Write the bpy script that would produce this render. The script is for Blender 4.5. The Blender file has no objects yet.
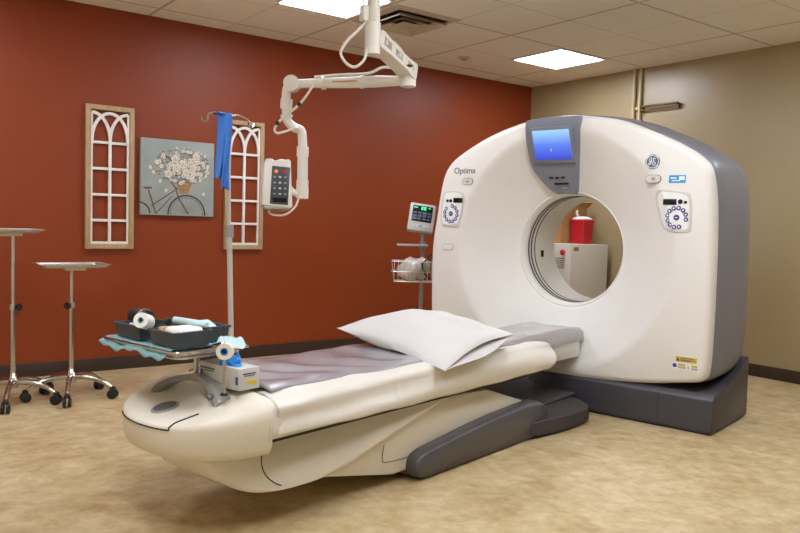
import bpy, bmesh, math, random
from mathutils import Matrix, Vector
random.seed(7)
PI = math.pi
R = math.radians
scene = bpy.context.scene
COL = scene.collection
I4 = Matrix.Identity(4)
TH = R(13)
GX = Matrix.Translation((-2.083, -3.542, 0)) @ Matrix.Rotation(TH, 4, 'Z')   # scanner axis frame: u along table, v across, z up

# ---------------------------------------------------------------- materials
def s2l(c):
    c = c / 255.0
    return c / 12.92 if c <= .04045 else ((c + .055) / 1.055) ** 2.4
def col(h):
    h = h.lstrip('#')
    return tuple(s2l(int(h[i:i + 2], 16)) for i in (0, 2, 4)) + (1,)
def mat(name, c, rough=.5, metal=0, var=.06, scale=6, bump=0, bscale=60, coat=0, emit=None, estr=0, spec=.5, stretch=None):
    m = bpy.data.materials.new(name); m.use_nodes = True
    nt = m.node_tree; b = nt.nodes['Principled BSDF']
    b.inputs['Roughness'].default_value = rough
    b.inputs['Metallic'].default_value = metal
    b.inputs['Coat Weight'].default_value = coat
    b.inputs['Specular IOR Level'].default_value = spec
    tc = nt.nodes.new('ShaderNodeTexCoord')
    src = tc.outputs['Object']
    if stretch:
        mp = nt.nodes.new('ShaderNodeMapping'); mp.inputs['Scale'].default_value = stretch
        nt.links.new(src, mp.inputs['Vector']); src = mp.outputs['Vector']
    n = nt.nodes.new('ShaderNodeTexNoise'); n.inputs['Scale'].default_value = scale; n.inputs['Detail'].default_value = 4
    nt.links.new(src, n.inputs['Vector'])
    ramp = nt.nodes.new('ShaderNodeValToRGB')
    k = col(c)
    ramp.color_ramp.elements[0].position = .3; ramp.color_ramp.elements[1].position = .7
    ramp.color_ramp.elements[0].color = tuple(max(0, x * (1 - var)) for x in k[:3]) + (1,)
    ramp.color_ramp.elements[1].color = tuple(min(1, x * (1 + var)) for x in k[:3]) + (1,)
    nt.links.new(n.outputs['Fac'], ramp.inputs['Fac'])
    nt.links.new(ramp.outputs['Color'], b.inputs['Base Color'])
    if bump:
        n2 = nt.nodes.new('ShaderNodeTexNoise'); n2.inputs['Scale'].default_value = bscale; n2.inputs['Detail'].default_value = 3
        nt.links.new(src, n2.inputs['Vector'])
        bp = nt.nodes.new('ShaderNodeBump'); bp.inputs['Strength'].default_value = bump; bp.inputs['Distance'].default_value = .01
        nt.links.new(n2.outputs['Fac'], bp.inputs['Height']); nt.links.new(bp.outputs['Normal'], b.inputs['Normal'])
    if emit:
        b.inputs['Emission Color'].default_value = col(emit); b.inputs['Emission Strength'].default_value = estr
    return m

M = {}
M['red'] = mat('red_wall_paint', '#8B3A15', .44, var=.03, scale=2, bump=.05, bscale=220, spec=.36)
M['beige'] = mat('beige_wall_paint', '#A99770', .36, var=.03, scale=2, bump=.04, bscale=220, spec=.75)
M['offwall'] = mat('cream_wall_paint', '#DCD2BC', .5, var=.02)
M['white'] = mat('white_plastic', '#E9E5DC', .35, var=.015, scale=3)
M['cream'] = mat('cream_plastic', '#E0D8C6', .38, var=.02, scale=3)
M['shell'] = mat('gray_blue_shell', '#7D7C83', .38, var=.03, scale=3)
M['base'] = mat('dark_gray_plastic', '#414045', .4, var=.05, scale=4)
M['foot'] = mat('gray_foot_plastic', '#555254', .32, var=.03, scale=4)
M['console'] = mat('console_gray', '#80848F', .35, var=.03, scale=6)
M['black'] = mat('black_rubber', '#161616', .5, var=.1)
M['blackgloss'] = mat('black_gloss', '#0C0D10', .2, var=.1)
M['mattedark'] = mat('step_mat_fabric', '#463F3F', .85, var=.12, scale=10, bump=.3, bscale=40)
M['ring'] = mat('bore_ring_gray', '#5C5A58', .4)
M['bore'] = mat('bore_white', '#D9D5CB', .3, var=.02)
M['chrome'] = mat('chrome', '#C9C6C0', .16, 1, var=.03)
M['steel'] = mat('brushed_steel', '#CFCCC6', .3, .85, var=.06, scale=20)
M['silver'] = mat('silver_plastic', '#A9A8A4', .3, .6, var=.05)
M['pad'] = mat('gray_pad', '#9C9698', .3, var=.08, scale=9, bump=.5, bscale=7, coat=.9)
M['sheet'] = mat('plastic_sheet', '#DFD9CC', .33, var=.02, scale=5, bump=.15, bscale=9, coat=.15)
M['pillow'] = mat('pillow_cotton', '#CCC7C1', .8, var=.015, bump=.12, bscale=14)
M['wood'] = mat('pale_wood', '#B99B72', .65, var=.18, scale=14, bump=.2, bscale=60, stretch=(6, 6, .7))
M['whitewood'] = mat('white_painted_wood', '#EDE8DF', .5, var=.02)
M['basebd'] = mat('dark_brown_vinyl', '#3A2A20', .45, var=.08)
M['teal'] = mat('teal_cloth', '#7CA3A2', .85, var=.08, scale=14, bump=.3, bscale=30)
M['paleteal'] = mat('pale_teal_wrap', '#BFD9D8', .6, var=.05)
M['bin'] = mat('charcoal_bin', '#3F464C', .42, var=.05)
M['gauze'] = mat('white_gauze', '#EFEBE2', .85, var=.03, bump=.3, bscale=50)
M['cardboard'] = mat('cardboard', '#B98A56', .8, var=.08, scale=12)
M['tan'] = mat('tan_wrap', '#C9A079', .7, var=.06)
M['tape'] = mat('cream_tape', '#E9DFC6', .6, var=.03)
M['blue'] = mat('blue_latex', '#2E6FC4', .5, var=.08, scale=14)
M['blueglove'] = mat('blue_nitrile', '#2A86D6', .45, var=.1, scale=20)
M['cyan'] = mat('cyan_print', '#2F9BD8', .5, var=.03)
M['navy'] = mat('navy_print', '#33418F', .5, var=.03)
M['slate'] = mat('slate_badge', '#55677F', .3, var=.03)
M['text'] = mat('dark_gray_print', '#55555A', .5, var=.02)
M['yellow'] = mat('yellow_print', '#D9B92C', .5, var=.03)
M['paper'] = mat('white_paper', '#F1EFEA', .7, var=.02)
M['redplastic'] = mat('red_plastic', '#C8202A', .35, var=.04)
M['redbtn'] = mat('red_button', '#D02028', .35, var=.02)
M['cabinet'] = mat('off_white_metal', '#DED8CB', .4, var=.02)
M['boom'] = mat('white_enamel', '#E8E2D6', .33, var=.02)
M['pipe'] = mat('painted_conduit', '#C3AD88', .45, var=.04)
M['dpipe'] = mat('dark_bronze_metal', '#6A5434', .35, .7, var=.05)
M['monitor'] = mat('monitor_gray', '#C9C7C1', .4, var=.02)
M['gpole'] = mat('gray_pole', '#A9A8A3', .35, .3, var=.03)
M['wire'] = mat('white_wire', '#CFCCC4', .35, .5, var=.03)
M['plasticbag'] = mat('clear_bag', '#CFC4B8', .25, var=.2, scale=14, bump=.6, bscale=18, coat=.5)
M['panelgray'] = mat('pale_panel', '#D5D1C7', .4, var=.02)
M['canvas'] = mat('canvas_blue_gray', '#9DA59F', .75, var=.14, scale=5, bump=.1, bscale=150)
M['pcream'] = mat('paint_cream', '#E0D7C6', .75, var=.06, scale=30)
M['pgray'] = mat('paint_leaf_gray', '#7C7A6A', .75, var=.15, scale=30)
M['pbrown'] = mat('paint_brown', '#6B5347', .75, var=.15, scale=30)
M['ptan'] = mat('paint_basket_tan', '#B08254', .75, var=.15, scale=40)
M['pdark'] = mat('paint_dark', '#4A4543', .75, var=.15, scale=30)
M['lamp'] = mat('lamp_diffuser', '#FFFFFF', .5, var=.0, emit='#E9F0FF', estr=27.5)
M['lampframe'] = mat('lamp_frame', '#E8E2D4', .5, var=.02)
M['vent'] = mat('vent_white', '#CDBEA6', .5, var=.03)
M['ventdark'] = mat('vent_dark', '#1E1814', .7, var=.1)
M['orange'] = mat('orange_button', '#E58A2C', .4, emit='#E58A2C', estr=.3)
M['green'] = mat('green_digits', '#35D07A', .4, emit='#45E08A', estr=.9)
M['whitebtn'] = mat('pale_button', '#D8D8D2', .4)

def screen_mat():
    m = bpy.data.materials.new('blue_screen'); m.use_nodes = True
    nt = m.node_tree; b = nt.nodes['Principled BSDF']; b.inputs['Roughness'].default_value = .25
    b.inputs['Base Color'].default_value = (.02, .02, .03, 1)
    tc = nt.nodes.new('ShaderNodeTexCoord'); sp = nt.nodes.new('ShaderNodeSeparateXYZ')
    nt.links.new(tc.outputs['Generated'], sp.inputs[0])
    r = nt.nodes.new('ShaderNodeValToRGB')
    r.color_ramp.elements[0].color = col('#2C44D8'); r.color_ramp.elements[1].color = col('#A9DCFF')
    e = r.color_ramp.elements.new(.5); e.color = col('#5E86F4')
    nt.links.new(sp.outputs['Z'], r.inputs[0])
    nt.links.new(r.outputs[0], b.inputs['Emission Color']); b.inputs['Emission Strength'].default_value = 1.0
    return m
M['screen'] = screen_mat()

def floor_mat():
    m = bpy.data.materials.new('mottled_tan_vinyl'); m.use_nodes = True
    nt = m.node_tree; b = nt.nodes['Principled BSDF']; b.inputs['Roughness'].default_value = .42
    tc = nt.nodes.new('ShaderNodeTexCoord')
    n1 = nt.nodes.new('ShaderNodeTexNoise'); n1.inputs['Scale'].default_value = 4.5; n1.inputs['Detail'].default_value = 10; n1.inputs['Roughness'].default_value = .72; n1.inputs['Distortion'].default_value = .3
    n2 = nt.nodes.new('ShaderNodeTexNoise'); n2.inputs['Scale'].default_value = 16; n2.inputs['Detail'].default_value = 6
    nt.links.new(tc.outputs['Object'], n1.inputs['Vector']); nt.links.new(tc.outputs['Object'], n2.inputs['Vector'])
    mx = nt.nodes.new('ShaderNodeMath'); mx.operation = 'MULTIPLY_ADD'; mx.inputs[1].default_value = .35
    nt.links.new(n2.outputs['Fac'], mx.inputs[0])
    m2 = nt.nodes.new('ShaderNodeMath'); m2.operation = 'MULTIPLY'; m2.inputs[1].default_value = .65
    nt.links.new(n1.outputs['Fac'], m2.inputs[0]); nt.links.new(m2.outputs[0], mx.inputs[2])
    r = nt.nodes.new('ShaderNodeValToRGB')
    r.color_ramp.elements[0].position = .36; r.color_ramp.elements[0].color = col('#A88C5F')
    r.color_ramp.elements[1].position = .62; r.color_ramp.elements[1].color = col('#D2BE97')
    e = r.color_ramp.elements.new(.5); e.color = col('#C0A97D')
    nt.links.new(mx.outputs[0], r.inputs[0]); nt.links.new(r.outputs[0], b.inputs['Base Color'])
    return m
M['floor'] = floor_mat()

def ceil_mat():
    m = bpy.data.materials.new('ceiling_tiles'); m.use_nodes = True
    nt = m.node_tree; b = nt.nodes['Principled BSDF']; b.inputs['Roughness'].default_value = .8
    L = nt.links
    tc = nt.nodes.new('ShaderNodeTexCoord'); sp = nt.nodes.new('ShaderNodeSeparateXYZ')
    geo = nt.nodes.new('ShaderNodeNewGeometry'); L.new(geo.outputs['Position'], sp.inputs[0])
    def mth(op, a, bb=None, c=None):
        n = nt.nodes.new('ShaderNodeMath'); n.operation = op
        for i, x in enumerate((a, bb, c)):
            if x is None: continue
            if isinstance(x, (int, float)): n.inputs[i].default_value = x
            else: L.new(x, n.inputs[i])
        return n.outputs[0]
    def line(ax, off, per, w):
        x = mth('ADD', ax, off); x = mth('DIVIDE', x, per); x = mth('FRACT', mth('ADD', x, 100.5))
        x = mth('ABSOLUTE', mth('SUBTRACT', x, .5)); x = mth('MULTIPLY', x, per)
        return mth('LESS_THAN', x, w)
    strong = line(sp.outputs['X'], .573, 1.22, .011)
    strong = mth('MAXIMUM', strong, line(sp.outputs['Y'], .251 + .61 * 2, 1.22, .010))
    weak = line(sp.outputs['X'], .573, .61, .006)
    weak = mth('MAXIMUM', weak, line(sp.outputs['Y'], .251, .61, .007))
    n = nt.nodes.new('ShaderNodeTexNoise'); n.inputs['Scale'].default_value = 120; n.inputs['Detail'].default_value = 2
    L.new(tc.outputs['Object'], n.inputs['Vector'])
    r = nt.nodes.new('ShaderNodeValToRGB')
    r.color_ramp.elements[0].color = col('#EFE9DB'); r.color_ramp.elements[1].color = col('#F6F1E6')
    L.new(n.outputs['Fac'], r.inputs[0])
    fac = mth('MAXIMUM', mth('MULTIPLY', strong, .6), mth('MULTIPLY', weak, .3))
    mix = nt.nodes.new('ShaderNodeMixRGB'); L.new(fac, mix.inputs[0]); L.new(r.outputs[0], mix.inputs[1])
    mix.inputs[2].default_value = col('#93826A')  # grid lines: shade of the tile reveals painted in as a darker tone
    L.new(mix.outputs[0], b.inputs['Base Color'])
    return m
M['ceiling'] = ceil_mat()

# ---------------------------------------------------------------- mesh helpers
class MB:
    def __init__(s): s.bm = bmesh.new(); s.mi = 0
    def _set(s, faces):
        for f in faces: f.material_index = s.mi
    def box(s, c, d, rot=None, bev=0, seg=2):
        r = bmesh.ops.create_cube(s.bm, size=1)
        vs = r['verts']
        X = Matrix.Translation(c) @ (rot.to_4x4() if rot else I4) @ Matrix.Diagonal((d[0], d[1], d[2], 1))
        bmesh.ops.transform(s.bm, matrix=X, verts=vs)
        fs = list({f for v in vs for f in v.link_faces})
        s._set(fs)
        if bev:
            es = list({e for v in vs for e in v.link_edges})
            rr = bmesh.ops.bevel(s.bm, geom=es, offset=bev, segments=seg, affect='EDGES', profile=.5)
            s._set(rr['faces'])
        return s
    def loft(s, rings, cap=True, closed=True):
        L = [[s.bm.verts.new(p) for p in r] for r in rings]
        n = len(L[0]); fs = []
        for a, b in zip(L, L[1:]):
            for i in range(n if closed else n - 1):
                j = (i + 1) % n
                try: fs.append(s.bm.faces.new((a[i], a[j], b[j], b[i])))
                except ValueError: pass
        if cap and closed:
            for r in (L[0], L[-1]):
                try: fs.append(s.bm.faces.new(r))
                except ValueError: pass
        s._set(fs)
        return s
    def cyl(s, a, b, r, r2=None, n=20, cap=True):
        a = Vector(a); b = Vector(b); r2 = r if r2 is None else r2
        d = (b - a).normalized(); x = d.orthogonal().normalized(); y = d.cross(x)
        ring = lambda p, q: [p + q * (math.cos(2 * PI * i / n) * x + math.sin(2 * PI * i / n) * y) for i in range(n)]
        return s.loft([ring(a, r), ring(b, r2)], cap)
    def lathe(s, a, d, prof, n=28):            # prof: (along, radius)
        a = Vector(a); d = Vector(d).normalized(); x = d.orthogonal().normalized(); y = d.cross(x)
        rings = [[a + d * t + r * (math.cos(2 * PI * i / n) * x + math.sin(2 * PI * i / n) * y) for i in range(n)] for t, r in prof]
        return s.loft(rings)
    def tube(s, pts, r, n=12, smooth=6, closed=False):
        P = [Vector(p) for p in pts]
        if smooth: P = crv(P, smooth, closed)
        rings = []; prev = None
        for i, p in enumerate(P):
            if closed: t = (P[(i + 1) % len(P)] - P[i - 1]).normalized()
            else: t = (P[min(i + 1, len(P) - 1)] - P[max(i - 1, 0)]).normalized()
            x = t.orthogonal().normalized() if prev is None else (prev - t * prev.dot(t)).normalized()
            prev = x; y = t.cross(x)
            rr = r(i / (len(P) - 1)) if callable(r) else r
            rings.append([p + rr * (math.cos(2 * PI * k / n) * x + math.sin(2 * PI * k / n) * y) for k in range(n)])
        if closed: rings.append(rings[0])
        return s.loft(rings, cap=not closed)
    def prism(s, poly, a, b, axis='v', bev=0, seg=2):   # polygon in the plane square to axis, from a to b
        if axis == 'v': f = lambda p, t: (p[0], t, p[1])
        elif axis == 'u': f = lambda p, t: (t, p[0], p[1])
        else: f = lambda p, t: (p[0], p[1], t)
        A = [s.bm.verts.new(f(p, a)) for p in poly]; B = [s.bm.verts.new(f(p, b)) for p in poly]
        n = len(poly); fs = [s.bm.faces.new((A[i], A[(i + 1) % n], B[(i + 1) % n], B[i])) for i in range(n)]
        fs += [s.bm.faces.new(A), s.bm.faces.new(B)]
        s._set(fs)
        if bev:
            es = list({e for v in A + B for e in v.link_edges})
            rr = bmesh.ops.bevel(s.bm, geom=es, offset=bev, segments=seg, affect='EDGES', profile=.5, clamp_overlap=True)
            s._set(rr['faces'])
        return s
    def grid(s, f, nu, nv):
        V = [[s.bm.verts.new(f(i / nu, j / nv)) for j in range(nv + 1)] for i in range(nu + 1)]
        s._set([s.bm.faces.new((V[i][j], V[i + 1][j], V[i + 1][j + 1], V[i][j + 1])) for i in range(nu) for j in range(nv)])
        return s
def crv(P, k=6, closed=False):
    P = [Vector(p) for p in P]; n = len(P); out = []
    rng = n if closed else n - 1
    for i in range(rng):
        p1 = P[i]; p2 = P[(i + 1) % n]
        p0 = P[i - 1] if (i > 0 or closed) else 2 * p1 - p2
        p3 = P[(i + 2) % n] if (i + 2 < n or closed) else 2 * p2 - p1
        for q in range(k):
            t = q / k
            out.append(.5 * (2 * p1 + (p2 - p0) * t + (2 * p0 - 5 * p1 + 4 * p2 - p3) * t * t + (3 * p1 - p0 - 3 * p2 + p3) * t ** 3))
    if not closed: out.append(P[-1])
    return out
MW = {}
def obj(name, mb, m, parent=None, A=I4, label=None, ang=35):
    bm = mb.bm
    bmesh.ops.recalc_face_normals(bm, faces=bm.faces)
    me = bpy.data.meshes.new(name); o = bpy.data.objects.new(name, me); COL.objects.link(o)
    if parent:
        bm.transform(MW[parent.name].inverted() @ A); o.parent = parent; MW[o.name] = MW[parent.name]
    else:
        xs = [v.co for v in bm.verts]
        c = Vector([(min(v[i] for v in xs) + max(v[i] for v in xs)) / 2 for i in range(3)]); c.z = min(v.z for v in xs)
        bm.transform(Matrix.Translation(-c)); o.matrix_world = A @ Matrix.Translation(c); MW[o.name] = o.matrix_world.copy()
    bm.to_mesh(me); bm.free()
    for x in (m if isinstance(m, (list, tuple)) else [m]): me.materials.append(M[x] if isinstance(x, str) else x)
    for p in me.polygons: p.use_smooth = True
    try: me.set_sharp_from_angle(angle=R(ang))
    except Exception: pass
    if label: o['label'] = label
    return o
def tag(o, label, cat, group=None):
    o['label'] = label; o['category'] = cat
    if group: o['group'] = group
    return o
def thing(name, label, cat, loc, A=I4, rz=0, group=None):
    o = bpy.data.objects.new(name, None); COL.objects.link(o); o.empty_display_size = .1
    o.matrix_world = A @ Matrix.Translation(loc) @ Matrix.Rotation(rz, 4, 'Z'); MW[o.name] = o.matrix_world.copy()
    return tag(o, label, cat, group)
def struct(name, mb, m, label=None):
    o = obj(name, mb, m); o['kind'] = 'structure'
    if label: o['label'] = label
    return o
def dup(o, loc=None, label=None):
    c = o.copy(); COL.objects.link(c)
    def kids(a, b):
        for ch in a.children:
            d = ch.copy(); COL.objects.link(d); d.parent = b; kids(ch, d)
    kids(o, c)
    if loc is not None: c.location = loc
    if label: c['label'] = label
    return c
def text_mb(txt, size, X, depth=.001, bold=0, align='CENTER'):
    cu = bpy.data.curves.new('lettering', 'FONT'); cu.body = txt; cu.size = size; cu.extrude = depth; cu.align_x = align; cu.align_y = 'CENTER'; cu.offset = bold
    to = bpy.data.objects.new('lettering', cu); COL.objects.link(to)
    dg = bpy.context.evaluated_depsgraph_get(); me = bpy.data.meshes.new_from_object(to.evaluated_get(dg))
    b = MB(); b.bm.from_mesh(me); b.bm.transform(X)
    bpy.data.objects.remove(to); bpy.data.curves.remove(cu); bpy.data.meshes.remove(me)
    return b

# ---------------------------------------------------------------- the room
H = 2.74; RX = -7.4; RY = -7.3
struct('floor', MB().box((RX / 2, RY / 2, -.05), (-RX + .2, -RY + .2, .1)), 'floor')
struct('ceiling', MB().box((RX / 2, RY / 2, H + .05), (-RX + .2, -RY + .2, .1)), 'ceiling')
struct('wall_back', MB().box((RX / 2, .05, H / 2), (-RX + .2, .1, H)), 'red', 'rust red painted back wall')
struct('wall_right', MB().box((.05, RY / 2, H / 2), (.1, -RY, H)), 'beige', 'beige painted right wall')
struct('wall_left', MB().box((RX - .05, RY / 2, H / 2), (.1, -RY, H)), 'offwall')
struct('wall_front', MB().box((RX / 2, RY - .05, H / 2), (-RX + .2, .1, H)), 'offwall')
struct('baseboard_back', MB().box((RX / 2, -.005, .051), (-RX, .012, .102), bev=.003), 'basebd')
struct('baseboard_right', MB().box((-.005, RY / 2, .051), (.012, -RY, .102), bev=.003), 'basebd')

# ceiling lamps: two seen, the others added out of view as room light
def lamp(x, y, label):
    t = thing('ceiling_light', label, 'ceiling light', (x, y, H), group='square ceiling light panels')
    f = MB()
    for s in (-1, 1):
        f.box((x + s * .295, y, H - .006), (.02, .61, .014)); f.box((x, y + s * .295, H - .006), (.57, .02, .014))
    obj('light_frame', f, 'lampframe', t)
    obj('light_diffuser', MB().box((x, y, H - .004), (.57, .57, .008)), 'lamp', t)
    return t
LL = {(-.878, -1.166): 'square glowing ceiling panel over the scanner, nearest the room corner',
      (-3.318, -1.166): 'square glowing ceiling panel beside the ceiling vent, cut off by the picture top'}
for x in (-.878, -3.318, -5.758):
    for y in (-1.166, -3.606, -4.826):
        if (x, y) != (-.878, -4.826):
            lamp(x - (.05 if (x, y) == (-3.318, -1.166) else 0), y - (.15 if (x, y) == (-3.318, -1.166) else .61 if (x, y) == (-.878, -3.606) else 0), LL.get((x, y), 'square glowing ceiling panel added outside the picture to light the room'))
# ceiling diffuser vent
t = thing('ceiling_vent', 'square white stepped air vent in the ceiling beside the boom column', 'vent', (-2.708, -1.166, H))
f = MB()
def sqring(mb, c, a, b, z0, z1):   # sloped square ring, outer half a at z0, inner half b at z1
    q = [(-1, -1), (1, -1), (1, 1), (-1, 1)]
    mb.loft([[(c[0] + a * i, c[1] + a * j, z0) for i, j in q], [(c[0] + b * i, c[1] + b * j, z1) for i, j in q],
             [(c[0] + b * i, c[1] + b * j, z1 + .004) for i, j in q], [(c[0] + a * i, c[1] + a * j, z0 + .004) for i, j in q], [(c[0] + a * i, c[1] + a * j, z0) for i, j in q]], cap=False)
vc = (-2.69, -1.25)
obj('vent_backing', MB().box((vc[0], vc[1], H - .002), (.5, .5, .004)), 'ventdark', t)
sqring(f, vc, .30, .235, H - .004, H - .012); obj('vent_frame', f, 'vent', t)
for a in (.225, .145):
    f = MB(); sqring(f, vc, a, a - .05, H - .045, H - .012); obj('vent_louver', f, 'vent', t)
obj('vent_center', MB().box((vc[0], vc[1], H - .04), (.15, .15, .006), bev=.002), 'vent', t)
t = thing('smoke_detector', 'small round gray detector on the ceiling between vent and square light', 'detector', (-1.525, -.6, H))
obj('detector_base', MB().lathe((-1.525, -.6, H), (0, 0, -1), [(0, .055), (.008, .055), (.012, .05)]), 'vent', t)
obj('detector_cap', MB().lathe((-1.525, -.6, H - .012), (0, 0, -1), [(0, .03), (.012, .028), (.016, .012)]), 'silver', t)

# conduits on the beige wall
t = thing('wall_conduit', 'pair of beige vertical conduits running down the beige wall behind the scanner', 'pipe', (-.02, -1.4, 0))
for y in (-1.372, -1.442):
    obj('conduit_pipe', MB().cyl((-.022, y, .102), (-.022, y, H - .002), .016), 'pipe', t)
obj('conduit_clip', MB().box((-.012, -1.405, 2.36), (.018, .12, .03), bev=.004), 'pipe', t)
t = thing('wall_bracket', 'dark bronze horizontal rail on the beige wall beside the conduits', 'rail', (-.04, -1.66, 2.34))
obj('rail_bar', MB().cyl((-.045, -1.47, 2.365), (-.045, -1.87, 2.365), .011), 'dpipe', t)
obj('rail_bar', MB().cyl((-.03, -1.47, 2.33), (-.03, -1.87, 2.33), .007), 'dpipe', t)
obj('rail_plate', MB().box((-.018, -1.475, 2.345), (.034, .02, .06), bev=.003), 'dpipe', t)
obj('rail_plate', MB().box((-.018, -1.86, 2.345), (.034, .015, .05), bev=.003), 'dpipe', t)

# ---------------------------------------------------------------- wall decor
def arch_frame(x0, x1, label):
    z0, z1 = .936, 2.012; w = .036; cx = (x0 + x1) / 2
    t = thing('window_frame_decor', label, 'wall decor', (cx, 0, z0), group='arched lattice wall frames')
    for a in (x0 + w / 2, x1 - w / 2):
        obj('frame_stile', MB().box((a, -.02, (z0 + z1) / 2), (w, .036, z1 - z0), bev=.003), 'wood', t)
    for z in (z0 + w / 2, z1 - w / 2):
        obj('frame_rail', MB().box((cx, -.02, z), (x1 - x0 - 2 * w, .036, w), bev=.003), 'wood', t)
    yy = -.018; dep = .02
    ix0, ix1, iz0, iz1 = x0 + w, x1 - w, z0 + w, z1 - w
    obj('muntin', MB().box((cx, yy, (iz0 + 1.76) / 2), (.022, dep, 1.76 - iz0), bev=.003), 'whitewood', t)
    for z in (iz0 + .01, 1.152, 1.345, 1.54, 1.735):
        obj('muntin', MB().box((cx, yy, z), (ix1 - ix0, dep - .002, .02), bev=.003), 'whitewood', t)
    for x in (ix0 + .008, ix1 - .008):
        obj('muntin', MB().box((x, yy, (iz0 + iz1) / 2 - .01), (.016, dep - .001, iz1 - iz0 - .02), bev=.003), 'whitewood', t)
    def arc(f, y):
        b = MB(); rings = []
        for i in range(25):
            p = Vector(f(i / 24)); q = Vector(f(min(1, i / 24 + .01))) if i < 24 else None
            d = (q - p).normalized() if q else d
            nn = Vector((-d.z, 0, d.x)) * .011
            rings.append([p - nn + Vector((0, y - .009, 0)), p + nn + Vector((0, y - .009, 0)), p + nn + Vector((0, y + .009, 0)), p - nn + Vector((0, y + .009, 0))])
        b.loft(rings); return b
    hw = (ix1 - ix0) / 2 - .01; zs = 1.75
    obj('arch', arc(lambda s: (cx - hw * math.cos(PI * s), 0, zs + .205 * math.sin(PI * s)), yy), 'whitewood', t)
    for sg in (-1, 1):
        obj('arch', arc(lambda s: (cx + sg * hw * (1 - math.cos(PI / 2 * s)), 0, zs + .205 * math.sin(PI / 2 * s)), yy - .0012 - .0006 * sg), 'whitewood', t)
arch_frame(-4.70, -4.345, 'arched white lattice in a wood frame, left of the flower painting')
arch_frame(-3.60, -3.250, 'arched white lattice in a wood frame, right of the painting behind the drip pole')

# painting: one canvas mesh with painted patches
def painting():
    x0, x1, z0, z1 = -4.295, -3.70, 1.204, 1.80
    b = MB(); b.box(((x0 + x1) / 2, -.018, (z0 + z1) / 2), (x1 - x0, .034, z1 - z0), bev=.002)
    yf = -.0352
    lay = [yf]
    def P(s, q): return (x0 + s * (x1 - x0), z0 + q * (z1 - z0))
    def patch(pts, mi):
        b.mi = mi; lay[0] -= .000012
        V = [b.bm.verts.new((p[0], lay[0], p[1])) for p in pts]
        b._set([b.bm.faces.new(V)])
    def disc(s, q, r, mi, n=14, sq=1, wob=0):
        c = P(s, q); ph = random.random() * 6
        patch([(c[0] + r * (1 + wob * math.cos(5 * a + ph)) * math.cos(a), c[1] + sq * r * (1 + wob * math.cos(5 * a + ph)) * math.sin(a)) for a in [2 * PI * i / n for i in range(n)]], mi)
    def stroke(pts, w, mi):
        for (a, c) in zip(pts, pts[1:]):
            A = Vector(P(*a)); B = Vector(P(*c)); d = (B - A).normalized(); nn = Vector((-d.y, d.x)) * w / 2
            patch([A - nn, B - nn, B + nn, A + nn], mi)
    def ringp(s, q, r, w, mi, a0=0, a1=2 * PI, n=40):
        c = P(s, q)
        A = [a0 + (a1 - a0) * i / n for i in range(n + 1)]
        for p, r2 in zip(A, A[1:]):
            patch([(c[0] + (r - w) * math.cos(p), c[1] + (r - w) * math.sin(p)), (c[0] + r * math.cos(p), c[1] + r * math.sin(p)), (c[0] + r * math.cos(r2), c[1] + r * math.sin(r2)), (c[0] + (r - w) * math.cos(r2), c[1] + (r - w) * math.sin(r2))], mi)
    rr = .158
    up = math.acos(min(1, 0))
    ringp(.62, .02, rr, .013, 5, -.03, PI + .03); ringp(.62, .02, rr - .022, .004, 3, -.03, PI + .03)
    for k in range(1, 10):
        a = PI * k / 10; stroke([(.62, .03), (.62 + .23 * math.cos(a), .03 + .23 * math.sin(a))], .0015, 2)
    ringp(-.02, .02, .09, .012, 5, 0, PI / 2)
    stroke([(.10, .33), (.20, .02)], .011, 3); stroke([(.14, .12), (.46, .34)], .009, 3); stroke([(.20, .02), (.42, .26)], .007, 3)
    stroke([(.46, .38), (.50, .24), (.64, .03)], .011, 3); stroke([(.40, .44), (.47, .36), (.56, .36)], .008, 5)
    patch([P(.02, .36), P(.14, .37), P(.15, .345), P(.06, .335)], 3)
    patch([P(.47, .45), P(.69, .45), P(.64, .30), P(.52, .30)], 4)
    stroke([(.47, .45), (.69, .45)], .008, 3); stroke([(.49, .40), (.67, .40)], .003, 3); stroke([(.505, .35), (.655, .35)], .003, 3)
    for k in range(60):
        a = random.random() * 2 * PI; q = math.sqrt(random.random())
        stroke([(.57, .5), (.57 + .36 * q * math.cos(a), .66 + .24 * q * math.sin(a))], .0018, 2)
    for k in range(120):
        a = random.random() * 2 * PI; q = math.sqrt(random.random())
        disc(.56 + .39 * q * math.cos(a), .66 + .25 * q * math.sin(a), random.uniform(.006, .013), 2, 6, .5)
    for k in range(95):
        a = random.random() * 2 * PI; q = math.sqrt(random.random())
        s, z = .57 + .37 * q * math.cos(a), .67 + .24 * q * math.sin(a); r = random.uniform(.008, .022) * (1.15 - .4 * q)
        disc(s, z, r * 1.1, 2, 10, 1, .15); disc(s, z + .002, r, 1, 12, 1, .12); disc(s, z, r * .3, 4, 8)
    for s, z, r in ((.66, .56, .046), (.56, .69, .036), (.47, .64, .036), (.36, .55, .032), (.74, .80, .03), (.60, .58, .03), (.70, .65, .03), (.45, .75, .034)):
        disc(s, z, r * 1.08, 2, 16, 1, .12); disc(s, z, r, 1, 16, 1, .14); disc(s, z, r * .55, 2, 14, 1, .1); disc(s, z + .002, r * .5, 1, 14, 1, .1); disc(s, z, r * .18, 4, 8)
    for s, z in ((.12, .62), (.2, .7), (.25, .45), (.33, .33), (.85, .3), (.9, .66), (.16, .56), (.88, .55)):
        disc(s, z, .012, 1, 10, 1.3)
    o = obj('canvas_painting', b, ['canvas', 'pcream', 'pgray', 'pbrown', 'ptan', 'pdark'], ang=30)
    tag(o, 'square canvas painting of a bicycle with white flowers in its basket', 'painting')
painting()

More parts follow.
